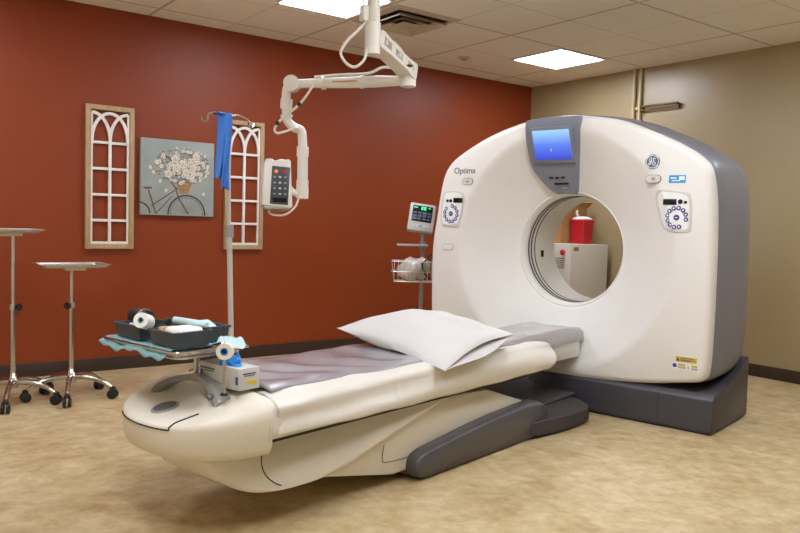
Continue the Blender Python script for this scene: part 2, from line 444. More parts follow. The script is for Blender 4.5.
# ---------------------------------------------------------------- CT gantry (frame GX)
CV, CZ = 1.055, 1.05
def fu(v, z):
    r = math.hypot(v - CV, z - CZ)
    return 0 if r >= .8 else .2 * min(1, (.8 - r) / .42) ** 1.0
OUT = [(2.10, .62), (2.105, 1.0), (2.075, 1.23), (2.038, 1.46), (1.995, 1.585), (1.91, 1.675), (1.70, 1.79), (1.50, 1.865), (1.29, 1.915), (1.06, 1.93), (.85, 1.912),
       (.64, 1.87), (.44, 1.79), (.256, 1.70), (.14, 1.62), (.082, 1.53), (.05, 1.27), (.04, .8), (.042, .5), (.05, .36), (.066, .315), (.11, .295), (.2, .28), (.4, .245), (.7, .215), (1.06, .2), (1.42, .215), (1.75, .25), (1.97, .29), (2.05, .33), (2.085, .42)]
OUT = [(1.07 + (v - 1.07) * 1.013, z + .014 * max(0, min(1, (z - .6) / .8))) for v, z in OUT]
def outline_polar(N):
    P = crv([(p[0], p[1], 0) for p in OUT], 10, True)
    res = []
    for i in range(N):
        a = 2 * PI * i / N; d = (math.cos(a), math.sin(a)); best = 0
        for p, q in zip(P, P[1:] + P[:1]):
            x1, y1, x2, y2 = p.x - CV, p.y - CZ, q.x - CV, q.y - CZ
            den = d[0] * (y2 - y1) - d[1] * (x2 - x1)
            if abs(den) < 1e-12: continue
            tt = (x1 * (y2 - y1) - y1 * (x2 - x1)) / den; ss = (x1 * d[1] - y1 * d[0]) / den
            if tt > 0 and -1e-6 <= ss <= 1 + 1e-6: best = max(best, tt)
        res.append(best)
    return res
N = 192
RO = outline_polar(N)
def ring(u, fr, low=0):
    L = []
    for i in range(N):
        a = 2 * PI * i / N; r = fr(i)
        v, z = CV + r * math.cos(a), CZ + r * math.sin(a)
        if low:
            s = max(0, min(1, (.75 - z) / .35)); z += low * s * s * (3 - 2 * s)
        L.append((u, v, z))
    return L
gantry = thing('ct_scanner', 'large white ring shaped scanner with blue screen above its round opening', 'scanner', (.35, CV, 0), GX)
b = MB()
rings = [ring(.095, lambda i: RO[i] - .004), ring(.05, lambda i: RO[i]), ring(.022, lambda i: RO[i] - .006), ring(.006, lambda i: RO[i] - .02), ring(0, lambda i: RO[i] - .045)]
rings.append(ring(0, lambda i: min(RO[i] - .05, .82)))
for k in range(0, 15):
    r = .8 - .41 * k / 14
    rings.append(ring(fu(CV + r, CZ), lambda i: min(r, RO[i] - .06 - .002 * k)))
for rr, uu in ((.382, .206), (.376, .216), (.372, .232), (.372, .25)): rings.append(ring(uu, lambda i: rr))
b.loft(rings, cap=False)
obj('front_cover', b, 'white', gantry, GX, ang=50)
b = MB()
rings = [ring(.085, lambda i: RO[i] - .012)]
for u, dr in ((.09, .0), (.11, .011), (.2, .023), (.35, .034), (.5, .036), (.6, .028), (.65, .005), (.675, -.03), (.685, -.06)): rings.append(ring(u, lambda i: RO[i] + dr, .06 * (u / .57) ** 1.5))
rings.append(ring(.69, lambda i: .40))
b.loft(rings, cap=False)
obj('side_shell', b, 'shell', gantry, GX, ang=50)
b = MB()
rings = [ring(.65, lambda i: RO[i] - .03, .06), ring(.675, lambda i: RO[i] + .004, .06), ring(.70, lambda i: RO[i] - .006, .06), ring(.735, lambda i: RO[i] - .07, .06), ring(.74, lambda i: .46), ring(.65, lambda i: .385)]
b.loft(rings, cap=False)
obj('rear_cover', b, 'white', gantry, GX, ang=50)
# bore tube
b = MB()
def circ(u, r): return [(u, CV + r * math.cos(2 * PI * i / 96), CZ + r * math.sin(2 * PI * i / 96)) for i in range(96)]
b.loft([circ(.245, .378), circ(.245, .371), circ(.36, .369), circ(.655, .372), circ(.66, .39), circ(.36, .39), circ(.245, .378)], cap=False)
bore = obj('bore_tunnel', b, 'bore', gantry, GX, ang=50)
for u, w in ((.262, .014), (.298, .016), (.345, .012)):
    obj('bore_ring', MB().loft([circ(u, .3725), circ(u + .002, .3655), circ(u + w - .002, .3655), circ(u + w, .3725), circ(u, .3725)], cap=False), 'ring', bore, GX)
obj('laser_port', MB().box((.46, CV + .364, 1.00), (.035, .008, .05), bev=.003), 'blackgloss', bore, GX)
obj('bore_lip', MB().loft([circ(.196, .386), circ(.190, .390), circ(.192, .397), circ(.21, .392), circ(.196, .386)], cap=False), 'white', gantry, GX)
# base
prof = [(.0, .006), (-.012, .02), (-.006, .21), (.03, .238), (.15, .25), (.3, .27), (.45, .31), (.56, .365), (.6, .40), (.66, .40), (.675, .36), (.68, .012)]
obj('gantry_base', MB().prism(prof, -.015, 2.1, 'v', bev=.012), 'base', gantry, GX)
obj('base_plinth', MB().box((.33, 1.045, .006), (.64, 2.08, .012)), 'black', gantry, GX)
obj('base_seam', MB().box((-.0095, .31, .115), (.004, .004, .18)), 'black', gantry, GX)
obj('base_bolt', MB().cyl((.0, .90, .085), (.03, .90, .085), .012), 'black', gantry, GX)
for u, v_, z in ((.115, .026, .70), (.50, .0, .80)):
    obj('shell_screw', MB().cyl((u, v_, z), (u, .05, z), .009), 'text', gantry, GX)

# console
TOPU, BOTU = -.032, .150
def cu_(z): return TOPU + (BOTU - TOPU) * max(0, min(1, (1.895 - z) / .46)) ** 1.4
poly = [(1.31, 1.875), (1.315, 1.80), (1.312, 1.70), (1.305, 1.62), (1.285, 1.57), (1.235, 1.50), (1.185, 1.445), (1.165, 1.435), (1.04, 1.428), (1.012, 1.435), (.995, 1.47), (.965, 1.60), (.93, 1.75), (.905, 1.87), (.905, 1.905), (.925, 1.913), (1.1, 1.917), (1.28, 1.907), (1.305, 1.895)]
poly = [(v, z + (.014 if z > 1.865 else 0)) for v, z in poly]
def polyfn(poly, f0, f1, n_in=3):
    c = (sum(p[0] for p in poly) / len(poly), sum(p[1] for p in poly) / len(poly))
    b = MB(); rr = []
    P = crv([(p[0], p[1], 0) for p in poly], 4, True); P = [(p.x, p.y) for p in P]
    rr.append([(f1(*p), p[0], p[1]) for p in P])
    rr.append([(f0(*p) + .006, p[0], p[1]) for p in P])
    for k in (.985, .96, .8, .6, .4, .2, .05):
        Q = [(c[0] + (p[0] - c[0]) * k, c[1] + (p[1] - c[1]) * k) for p in P]
        rr.append([(f0(*p), p[0], p[1]) for p in Q])
    b.loft(rr); return b
console = obj('console', polyfn(poly, lambda v, z: cu_(z), lambda v, z: cu_(z) + .09), 'console', gantry, GX, ang=40)
scr_c = Vector((cu_(1.745) - .008, 1.112, 1.748))
tilt = math.atan2(cu_(1.65) - cu_(1.84), .19)
RT = Matrix.Rotation(-tilt, 3, 'Y')
bz = MB().box(scr_c + Vector((.002, 0, 0)), (.016, .315, .245), rot=RT, bev=.006); obj('screen_bezel', bz, 'console', console, GX)
obj('display_screen', MB().box(scr_c + Vector((-.006, 0, 0)), (.012, .272, .20), rot=RT, bev=.003), 'screen', console, GX)
obj('screen_cursor', MB().box(scr_c + Vector((-.0125, .0, -.035)), (.002, .008, .02), rot=RT), 'paleteal', console, GX)
for (v, z, w) in ((1.165, 1.537, .03), (1.12, 1.535, .03), (1.075, 1.537, .028), (1.095, 1.497, .105)):
    obj('console_button', MB().box((cu_(z) - .001, v, z), (.012, w, .014), bev=.003), 'blackgloss', console, GX)
obj('console_label', MB().box((cu_(1.47) - .0005, 1.08, 1.468), (.006, .04, .012)), 'silver', console, GX)

FX = lambda u, v, z: Matrix.Translation((u, v, z)) @ Matrix(((0, 0, -1, 0), (-1, 0, 0, 0), (0, 1, 0, 0), (0, 0, 0, 1)))
GM = lambda *a: FX(*a)
obj('model_lettering', text_mb('Optima', .062, FX(-.0012, 1.825, 1.592)), 'text', gantry, GX)
# round badge with script monogram
lc = (.418, 1.615)
badge = obj('logo_badge', MB().lathe((.004, lc[0], lc[1]), (-1, 0, 0), [(0, .045), (.008, .045), (.010, .043)]), 'slate', gantry, GX)
def badge_ring(r0, r1, u):
    c = lambda r, uu: [(uu, lc[0] + r * math.cos(2 * PI * i / 48), lc[1] + r * math.sin(2 * PI * i / 48)) for i in range(48)]
    return MB().loft([c(r0, u), c(r0, u - .0015), c(r1, u - .0015), c(r1, u), c(r0, u)], cap=False)
obj('badge_ring', badge_ring(.036, .0395, -.0055), 'paper', badge, GX)
for k in range(4):
    a = PI / 4 + k * PI / 2
    pts = [(-.0065, lc[0] + .042 * math.cos(a + s * .28), lc[1] + .042 * math.sin(a + s * .28)) for s in (-1, 0, 1)]
    obj('badge_swirl', MB().tube(pts, .0016, 6, 4), 'paper', badge, GX)
def sw(pts): return [(-.0070, lc[0] - x, lc[1] + y) for x, y in pts]
obj('badge_letter', MB().tube(sw([(-.003, .018), (-.008, .024), (-.016, .020), (-.020, .008), (-.014, .000), (-.006, .006), (-.005, .014), (-.009, .004), (-.012, -.014), (-.020, -.020), (-.024, -.012), (-.014, -.006), (-.004, .000)]), .0022, 6, 4), 'paper', badge, GX)
obj('badge_letter', MB().tube(sw([(.017, .014), (.012, .022), (.005, .018), (.005, .008), (.012, .004), (.006, .000), (.001, -.010), (.005, -.021), (.014, -.021), (.020, -.010), (.016, -.004), (.011, -.010)]), .0022, 6, 4), 'paper', badge, GX)

def stad(cv, cz, hw, hh, u0, u1, n=10, f=None):
    P = []
    for k in range(n): a = -PI / 2 + PI * k / (n - 1); P.append((cv - (hw - hh) - hh * math.cos(a), cz + hh * math.sin(a)))
    for k in range(n): a = PI / 2 - PI * k / (n - 1); P.append((cv + (hw - hh) + hh * math.cos(a), cz + hh * math.sin(a)))
    g = f or (lambda v, z: 0)
    b = MB(); b.loft([[(u0 + g(*p), p[0], p[1]) for p in P], [(u1 + g(*p), p[0], p[1]) for p in P]]); return b
def oval_button(cv, cz):
    o = obj('oval_button', stad(cv, cz, .048, .026, .003, -.004), 'text', gantry, GX)
    obj('button_face', stad(cv, cz, .045, .023, .002, -.006), 'panelgray', o, GX)
    obj('button_symbol', stad(cv, cz, .013, .010, -.005, -.0068), 'silver', o, GX)
oval_button(.408, 1.51); oval_button(1.795, 1.514)
obj('side_port', stad(1.955, 1.03, .05, .024, .003, -.004), 'silver', gantry, GX)
obj('side_port_face', stad(1.955, 1.03, .047, .021, .003, -.0055), 'white', gantry, GX)

def ctrl(poly, disp, dots, rc, flip):
    p0 = obj('control_panel', polyfn(poly, lambda v, z: fu(v, z) - .006, lambda v, z: fu(v, z) + .02), 'panelgray', gantry, GX, ang=30)
    c = (sum(p[0] for p in poly) / len(poly), sum(p[1] for p in poly) / len(poly))
    inner = [(c[0] + (p[0] - c[0]) * .86 , c[1] + (p[1] - c[1]) * .9) for p in poly]
    obj('panel_face', polyfn(inner, lambda v, z: fu(v, z) - .0085, lambda v, z: fu(v, z) + .01), 'paper', p0, GX, ang=30)
    f = lambda v, z: fu(v, z)
    obj('panel_display', MB().box((f(*disp) - .008, disp[0], disp[1]), (.008, .082, .036), bev=.003), 'blackgloss', p0, GX)
    for d in dots: obj('panel_knob', MB().lathe((f(d[0], d[1]) - .004, d[0], d[1]), (-1, 0, 0), [(0, d[2]), (.010, d[2]), (.013, d[2] * .7)]), 'black', p0, GX)
    for k in range(12):
        if k == flip: continue
        a = 2 * PI * k / 12 + .2
        v, z = rc[0] + .058 * math.cos(a), rc[1] + .058 * math.sin(a)
        kb = obj('ring_button', MB().lathe((f(v, z) - .004, v, z), (-1, 0, 0), [(0, .0135), (.008, .0135), (.009, .012)], 14), 'navy', p0, GX)
        obj('button_mark', MB().lathe((f(v, z) - .0125, v, z), (-1, 0, 0), [(0, .006), (.0012, .006)], 10), 'paper', kb, GX)
    kb = obj('center_button', MB().lathe((f(*rc) - .004, rc[0], rc[1]), (-1, 0, 0), [(0, .017), (.008, .017), (.009, .015)], 18), 'navy', p0, GX)
    obj('button_mark', MB().box((f(*rc) - .0135, rc[0], rc[1]), (.002, .014, .006)), 'paper', kb, GX)
ctrl([(.385, 1.438), (.33, 1.444), (.21, 1.428), (.176, 1.40), (.165, 1.33), (.165, 1.215), (.185, 1.19), (.25, 1.187), (.33, 1.20), (.36, 1.235), (.385, 1.32), (.402, 1.39)], (.298, 1.37), ((.234, 1.372, .014), (.203, 1.368, .009)), (.253, 1.277), 7)
ctrl([(2.0, 1.437), (1.95, 1.447), (1.86, 1.443), (1.825, 1.42), (1.82, 1.36), (1.835, 1.28), (1.86, 1.20), (1.885, 1.184), (1.99, 1.182), (2.02, 1.205), (2.028, 1.28), (2.02, 1.37)], (1.872, 1.376), ((1.935, 1.373, .012), (1.965, 1.373, .010)), (1.932, 1.277), 2)
st = obj('blue_sticker', MB().box((-.0008, .262, 1.507), (.0022, .10, .046)), 'cyan', gantry, GX, label='blue and white sticker')
obj('sticker_patch', MB().box((-.0022, .235, 1.512), (.001, .034, .022)), 'paper', st, GX)
obj('sticker_line', MB().box((-.0022, .285, 1.514), (.001, .035, .008)), 'paper', st, GX)
obj('sticker_line', MB().box((-.0022, .27, 1.498), (.001, .05, .006)), 'paper', st, GX)
# warning stickers low on the right
w1 = obj('warning_label', MB().box((-.0008, .155, .430), (.0022, .125, .03)), 'yellow', gantry, GX, label='yellow warning label')
obj('label_triangle', MB().prism([(.213, .418), (.196, .418), (.2045, .441)], -.0022, -.0015, 'u'), 'blackgloss', w1, GX)
for z, w in ((.437, .075), (.427, .085), (.421, .06)): obj('label_text_line', MB().box((-.0022, .188 - w / 2, z), (.001, w, .004)), 'text', w1, GX)
w2 = obj('notice_label', MB().box((-.0008, .162, .388), (.0022, .15, .036)), 'paper', gantry, GX, label='white and yellow notice label')
obj('label_disc', MB().cyl((-.0015, .222, .389), (-.0026, .222, .389), .013), 'navy', w2, GX)
obj('label_patch', MB().box((-.0022, .180, .396), (.001, .045, .012)), 'yellow', w2, GX)
obj('label_patch', MB().box((-.0022, .105, .394), (.001, .035, .012)), 'yellow', w2, GX)
obj('label_triangle', MB().prism([(.150, .378), (.132, .378), (.141, .398)], -.0022, -.0015, 'u'), 'yellow', w2, GX)
for v, z, w in ((.18, .383, .05), (.18, .377, .045), (.105, .382, .04), (.105, .376, .035)): obj('label_text_line', MB().box((-.0022, v, z), (.001, w, .003)), 'text', w2, GX)

# ---------------------------------------------------------------- patient table
V0 = 1.06
table = thing('patient_table', 'long cream patient table with gray padded top sliding towards the white scanner', 'table', (-1.2, V0, 0), GX)
# deck section
def deck_sec(u, hw=.355, top=.535, wob=0):
    h = []
    half = [(.05, .373), (hw - .012, .373), (hw, .382), (hw + .003, .42), (hw - .002, .455), (hw - .006, .485), (hw - .018, .506), (hw - .04, .518), (hw - .07, .525), (.18, .528), (.05, .528)]
    for i, (d, z) in enumerate(half):
        w = wob * math.sin(u * 11 + i * 1.7) * .004 + wob * math.sin(u * 29 + i) * .0015
        h.append((d + (w if i > 2 else 0), z))
    P = [(u, V0 - d, z) for d, z in h] + [(u, V0 + d, z) for d, z in reversed(h)]
    return P
b = MB(); n = 90
b.loft([deck_sec(-2.725 + (2.725 - .72) * i / n, wob=1 if 3 < i else 0) for i in range(n + 1)])
obj('table_deck', b, 'sheet', table, GX, ang=50)
# sheet along the near side, with folds and a loose end hanging past the deck
def sheet(s, q):
    u = -2.70 + 2.05 * s
    prof = [(.376, .392), (.380, .42), (.374, .45), (.372, .48), (.366, .503), (.352, .522), (.330, .534), (.305, .541), (.25, .541)]
    x = q * (len(prof) - 1); i = min(int(x), len(prof) - 2); f = x - i
    d = prof[i][0] * (1 - f) + prof[i + 1][0] * f; z = prof[i][1] * (1 - f) + prof[i + 1][1] * f
    amp = .008 * (1 - q * .75)
    d += amp * (math.sin(q * 12 + 2 * math.sin(u * 1.6)) + .6 * math.sin(u * 5.0 + q * 5)) + .003 * math.exp(-((u + 2.03) / .015) ** 2)
    z += .002 * math.sin(u * 17 + q * 9)
    if q < .12: z -= .012 * (1 + math.sin(u * 3.1)) * (1 - q / .12) * .5
    kk = 1 - min(1, s / .07); d -= .022 * kk; z -= .012 * kk * min(1, q * 3)
    e = max(0, (u + .95) / .3)
    if e > 0:
        d += .02 * e * e * (1 - q) + .010 * e * math.sin(q * 9); z += -.01 * e * e * q
        u -= .07 * e * (1 - q) ** 2 - .03 * e * math.sin(q * 5)
    return (u, V0 - d, z)
b = MB(); b.grid(sheet, 150, 26)
o = obj('cover_sheet', b, 'sheet', table, GX, ang=180, label='white plastic cover sheet over the near edge')
md = o.modifiers.new('Solid', 'SOLIDIFY'); md.thickness = .003; md.offset = 1
# pad
def pad(s, q):
    u = -2.68 + 2.0 * s; d = -.295 + .54 * q + .008 * math.sin(u * 7)
    z = .560 - .004 * math.sin(PI * q) + .0055 * math.sin(u * 23 + 6 * q + 2 * math.sin(q * 4 + u * 3)) * (.2 + math.sin(PI * q)) + .0022 * math.sin(u * 9 - q * 14)
    if q < .08 or q > .92: z -= .014 * (abs(q - .5) - .42) / .08
    return (u, V0 + d, z)
b = MB(); b.grid(pad, 120, 30)
o = obj('table_pad', b, 'pad', table, GX, ang=180, label='gray padded top under clear plastic')
md = o.modifiers.new('Solid', 'SOLIDIFY'); md.thickness = .010; md.offset = -1
# cradle running on to the scanner
def crad(u, z1, hw):
    return [(u, V0 - hw, .455), (u, V0 - hw - .006, .475), (u, V0 - hw, .515), (u, V0 - hw + .03, z1), (u, V0 - .08, z1 - .006), (u, V0 + .08, z1 - .006), (u, V0 + hw - .03, z1), (u, V0 + hw, .515), (u, V0 + hw + .006, .475), (u, V0 + hw, .455)]
b = MB(); b.loft([crad(-.90, .548, .215), crad(-.62, .546, .215), crad(-.5, .538, .215), crad(-.40, .532, .215), crad(-.28, .538, .21), crad(-.1, .545, .205), crad(.06, .54, .20)])
obj('cradle', b, 'pad', table, GX, ang=50, label='gray cradle end')
obj('cradle_carriage', MB().box((-.42, V0, .405), (.90, .40, .11), bev=.015), 'panelgray', table, GX)
obj('gap_seal', MB().box((-1.72, V0, .369), (1.98, .69, .012)), 'black', table, GX)
# nose end cap
def nose_ring(z, k, ksl=0, top=None):
    P = []
    n = 40; uc = -2.725; hw = .362 * k; ln = .325 * k
    for i in range(n + 1):
        a = PI / 2 + PI * i / n
        cu, sv = math.cos(a), math.sin(a)
        ex = .9
        x = math.copysign(abs(cu) ** ex, cu); y = math.copysign(abs(sv) ** ex, sv)
        u = uc + ln * x
        t = min(1, -(x) )
        zz = z if top is None else z - top * (max(0, t) ** 1.4)
        P.append((u, V0 + hw * y, zz))
    return P
b = MB()
b.loft([nose_ring(.316, .84), nose_ring(.317, .90), nose_ring(.326, .95), nose_ring(.352, .985), nose_ring(.41, 1.0, top=.012), nose_ring(.455, 1.004, top=.03), nose_ring(.475, .998, top=.042), nose_ring(.497, .975, top=.058), nose_ring(.515, .93, top=.070), nose_ring(.529, .86, top=.077), nose_ring(.537, .74, top=.078), nose_ring(.541, .55, top=.07), nose_ring(.543, .3, top=.04), nose_ring(.543, .05, top=.0)])
nose = obj('end_cap', b, 'cream', table, GX, ang=50)
nz = lambda z, k, t, a: (-2.725 + .325 * k * math.copysign(abs(math.cos(a)) ** .9, math.cos(a)), V0 + .362 * k * math.copysign(abs(math.sin(a)) ** .9, math.sin(a)), z - t * max(0, -math.copysign(abs(math.cos(a)) ** .9, math.cos(a))) ** 1.4)
seam = [nz(.462, 1.006, .034, a) for a in [R(150) + R(52) * i / 10 for i in range(11)]]
seam += [nz(.484, .996, .05, R(202)), nz(.50, .976, .06, R(203)), nz(.518, .932, .071, R(205)), nz(.530, .87, .077, R(210)), nz(.537, .79, .078, R(219))]
obj('lid_seam', MB().tube(seam, .0028, 8, 4), 'black', nose, GX)
for u in (-2.728, -2.742):
    P = [(u, p[1] - .0015 if p[1] < V0 else p[1], p[2]) for p in deck_sec(u, .3585)]
    obj('cap_seam', MB().tube(P[1:8], .0016, 6, 2), 'panelgray', nose, GX)
# oval plate and arch handle on the cap
ov = Vector((-2.935, 1.08, .464)); sl = Matrix.Rotation(R(-11), 3, 'Y') @ Matrix.Rotation(R(3), 3, 'X')
b = MB(); rr = []
for hgt, k in ((-.012, 1), (.006, 1), (.009, .9), (.009, .02)):
    rr.append([ov + sl @ Vector((.056 * k * math.cos(2 * PI * i / 32), .043 * k * math.sin(2 * PI * i / 32), hgt)) for i in range(32)])
b.loft(rr); op = obj('oval_plate', b, 'silver', table, GX)
rr = [[ov + sl @ Vector((.047 * k * math.cos(2 * PI * i / 32), .035 * k * math.sin(2 * PI * i / 32), h)) for i in range(32)] for h, k in ((.0085, 1), (.0105, .95), (.0105, .02))]
obj('plate_inlay', MB().loft(rr), 'ring', op, GX)
b = MB(); rr = []
for i in range(33):
    s = i / 32; a = PI * s
    v = V0 + .165 - .375 * s; z = .505 + .068 * math.sin(a) ** .75; u = -2.865 + .03 * math.sin(a) + .03 * s
    w = .044 - .016 * math.sin(a); th = .012
    d = Vector((0, -.42, .088 * math.cos(a) * PI * .6)).normalized(); nn = Vector((0, -d.z, d.y)) * -1
    c = Vector((u, v, z))
    rr.append([c + Vector((-w, 0, 0)) - nn * th * .2, c + Vector((-w * .7, 0, 0)) + nn * th, c + Vector((w * .7, 0, 0)) + nn * th, c + Vector((w, 0, 0)) - nn * th * .2, c + Vector((w * .6, 0, 0)) - nn * th, c + Vector((-w * .6, 0, 0)) - nn * th])
b.loft(rr); hd = obj('arch_handle', b, 'silver', table, GX, label='silver arched handle')
obj('handle_bolt', MB().lathe((-2.87, V0 - .175, .53), (-.3, -.5, 1), [(0, .013), (.008, .013), (.010, .009)]), 'ring', hd, GX)
# belly / upper link
bel = [(-2.92, .374), (-2.905, .318), (-2.88, .265), (-2.84, .212), (-2.79, .175), (-2.72, .152), (-2.62, .146), (-2.45, .152), (-2.33, .165), (-2.22, .188), (-2.05, .238), (-1.85, .295), (-1.68, .340), (-1.62, .355), (-1.60, .366), (-1.60, .374)]
bel = [(p.x, p.y) for p in crv([(x, y, 0) for x, y in bel], 3)]
b = MB(); rr = []
for v, k in ((V0 - .29, 0), (V0 - .325, .008), (V0 - .338, .02), (V0 - .341, .045)): pass
def belsec(v, ins):
    cx, cz = -2.3, .36
    P = []
    for (u, z) in bel:
        d = Vector((cx - u, cz - z)); f = ins / max(.05, d.length)
        uu = u + d.x * f; nar = math.sqrt(max(.03, 1 - (max(0, -2.42 - uu) / .52) ** 2))
        P.append((uu, V0 + (v - V0) * nar, min(.374, z + d.y * f)))
    return P
b.loft([belsec(V0 - .335, .03), belsec(V0 - .333, .012), belsec(V0 - .32, .002), belsec(V0 - .30, 0), belsec(V0 + .30, 0), belsec(V0 + .32, .002), belsec(V0 + .333, .012), belsec(V0 + .335, .03)])
belly = obj('lower_housing', b, 'cream', table, GX, ang=50)
pts = [(u_, V0 - (hw_ + .003) * math.sqrt(max(.03, 1 - (max(0, -2.42 - u_) / .52) ** 2)), z_) for u_, hw_, z_ in ((-2.70, .333, .33), (-2.71, .333, .285), (-2.70, .332, .235), (-2.67, .330, .195), (-2.62, .322, .165), (-2.55, .312, .149), (-2.45, .305, .150))]
obj('housing_seam', MB().tube(pts, .0024, 6, 4), 'black', belly, GX)
# lower link
low = [(-2.42, .145), (-1.95, .045), (-.85, .045), (-.8, .20), (-1.2, .33), (-1.6, .35), (-2.3, .18)]
lk = obj('lift_link', MB().prism(low, V0 - .29, V0 + .29, 'v', bev=.012), 'cream', table, GX)
obj('link_seam', MB().tube([(-2.02, V0 - .292, .20), (-2.03, V0 - .292, .14), (-2.0, V0 - .292, .115), (-1.8, V0 - .292, .105)], .002, 6, 4), 'ring', lk, GX)
# foot covers
ft = [(-1.86, .072), (-1.85, .033), (-1.82, .010), (-1.78, .003), (-1.72, .003), (-.74, .003), (-.68, .003), (-.658, .02), (-.655, .09), (-.665, .145), (-.70, .182), (-.76, .203), (-.86, .210), (-1.03, .203), (-1.23, .192), (-1.42, .175), (-1.60, .155), (-1.74, .140), (-1.80, .130), (-1.845, .110)]
ft = [(p.x, p.y) for p in crv([(x, y, 0) for x, y in ft], 3, True)]
def foot(v0, v1):
    b = MB(); rr = []
    cx, cz = -1.12, .085
    def sec(v, k): return [(u + (cx - u) * k * .06, v, max(.002, z + (cz - z) * k * .5)) for u, z in ft]
    s = 1 if v1 > v0 else -1; L = abs(v1 - v0)
    for x, k in ((0, .34), (.006, .15), (.02, .04), (.04, 0), (L - .03, 0), (L, .1)): rr.append(sec(v0 + s * x, k))
    b.loft(rr); return b
obj('foot_cover', foot(.70, .86), 'foot', table, GX, ang=50)
obj('foot_cover', foot(2 * V0 - .70, 2 * V0 - .86), 'foot', table, GX, ang=50)
# step mat and pedestal
stp = [(-.95, .80), (-.70, .66), (-.35, .635), (-.22, .66), (-.13, .73), (-.06, .88), (-.02, 1.06), (-.02, 1.45), (-.95, 1.45)]
stp = [(p.x, p.y) for p in crv([(x, y, 0) for x, y in stp], 3, True)]
obj('step_base', MB().prism([(x + .01 * (1 if x < -.5 else -1), y + .012 * (1 if y < 1.06 else -1)) for x, y in stp], .0, .02, 'z'), 'black', table, GX)
obj('step_mat', MB().prism(stp, .02, .095, 'z', bev=.014), 'mattedark', table, GX, ang=50, label='dark cushioned floor plate')
def ramp(s, q):
    u = -1.0 + .98 * s; v = V0 - .2 + .5 * q
    return (u, v, .098 + .05 * max(0, (s - .25) / .75) * (.4 + .6 * q) + .015 * math.sin(s * 9 + q * 6) * q)
b = MB(); b.grid(ramp, 30, 20); o = obj('bellows_mat', b, 'mattedark', table, GX, ang=180)
o.modifiers.new('Solid', 'SOLIDIFY').thickness = .02
obj('lift_column', MB().box((-.85, V0, .20), (.55, .36, .32), bev=.02), 'base', table, GX)

# ---------------------------------------------------------------- pillow
Lp, Bp, Rp, Tp = Vector((-1.76, 1.35, .640)), Vector((-1.765, .632, .522)), Vector((-1.12, .66, .628)), Vector((-1.06, 1.42, .66))
def pil(sgn):
    def f(s, q):      # s: from B-L side (0) to R-T side (1); q: near (0) to far (1)
        a = Bp.lerp(Lp, q); c = Rp.lerp(Tp, q); p = a.lerp(c, s)
        pin = .05 * (4 * s * (1 - s)) ** 1.0
        cen = (Bp + Lp + Rp + Tp) / 4
        ins = .05 * (math.sin(PI * s) * (1 if q in (0, 1) else abs(2 * q - 1) ** 6) + math.sin(PI * q) * abs(2 * s - 1) ** 6)
        p = p + (cen - p) * ins * .9
        e = max(0, math.sin(PI * s) * math.sin(PI * q)) ** .55
        wr = .006 * math.sin(13 * s + 7 * q + 2 * math.sin(6 * q)) * e + .004 * math.sin(23 * q - 6 * s) * e
        if sgn > 0: z = p.z + .105 * e + wr
        else: z = p.z - .085 * e
        if sgn < 0: z = max(z, .569 - .06 * max(0, min(1, (.76 - p.y) / .1)))
        near = max(0, 1 - q / .3) * math.sin(PI * s)
        return Vector((p.x, p.y - (.05 * near if sgn < 0 else 0) * math.sin(PI * s), z + (.03 * max(0, 1 - q / .12) * math.sin(PI * s) if sgn > 0 else -.012 * near)))
    return f
b = MB(); NU, NV = 44, 40
top, bot = pil(1), pil(-1)
VT = [[b.bm.verts.new(top(i / NU, j / NV)) for j in range(NV + 1)] for i in range(NU + 1)]
VB = [[(VT[i][j] if (i in (0, NU) or j == NV) else b.bm.verts.new(bot(i / NU, j / NV))) for j in range(NV + 1)] for i in range(NU + 1)]
for G in (VT, VB):
    for i in range(NU):
        for j in range(NV):
            try: b.bm.faces.new((G[i][j], G[i + 1][j], G[i + 1][j + 1], G[i][j + 1]))
            except ValueError: pass
# recessed slit of the open pillowcase end
mid = []
for i in range(NU + 1):
    if i in (0, NU): mid.append(VT[i][0])
    else:
        m_ = (VT[i][0].co + VB[i][0].co) / 2; mid.append(b.bm.verts.new(m_ + Vector((0, .07 * math.sin(PI * i / NU), 0))))
for i in range(NU):
    for A in (VT, VB):
        vs = []
        for v in (A[i][0], A[i + 1][0], mid[i + 1], mid[i]):
            if v not in vs: vs.append(v)
        if len(vs) >= 3:
            try: b.bm.faces.new(vs)
            except ValueError: pass
tag(obj('pillow', b, 'pillow', None, GX, ang=75), 'plump white pillow lying on the gray padded top of the patient table', 'pillow')

# ---------------------------------------------------------------- glove box
t = thing('glove_box', 'white carton of gloves with blue glove poking out, on the table end', 'box', (-2.745, .94, .551), GX)
obj('carton', MB().box((-2.745, .94, .592), (.10, .245, .082), bev=.002), 'monitor', t, GX)
b = MB(); rr = []
for k in range(5):
    rr.append([( -2.755 + (.035 - .004 * k + .012 * math.sin(3 * a + k)) * math.cos(a), .915 + (.06 - .01 * k + .012 * math.sin(2 * a + k * 2)) * math.sin(a), .633 + .010 * k + (.008 * math.sin(4 * a + k) if k > 1 else 0)) for a in [2 * PI * i / 24 for i in range(24)]])
b.loft(rr); obj('glove', b, 'blueglove', t, GX, label='blue glove')
LX = Matrix.Translation((-2.8032, .97, .603)) @ Matrix(((0, 0, -1, 0), (-1, 0, 0, 0), (0, 1, 0, 0), (0, 0, 0, 1)))
for v, z, w in ((1.01, .612, .09), (1.0, .603, .06)): obj('print_line', MB().box((-2.7957, v, z), (.0012, w, .006 if z > .605 else .003)), 'text', t, GX)
for v in (1.05, .828): obj('print_patch', MB().box((-2.7957, v, .588), (.0012, .014, .03)), 'navy', t, GX)
for u, z, w in ((-2.745, .612, .06), (-2.745, .604, .05)): obj('print_line', MB().box((u, .8168, z), (w, .0012, .005 if z > .61 else .003)), 'text', t, GX)
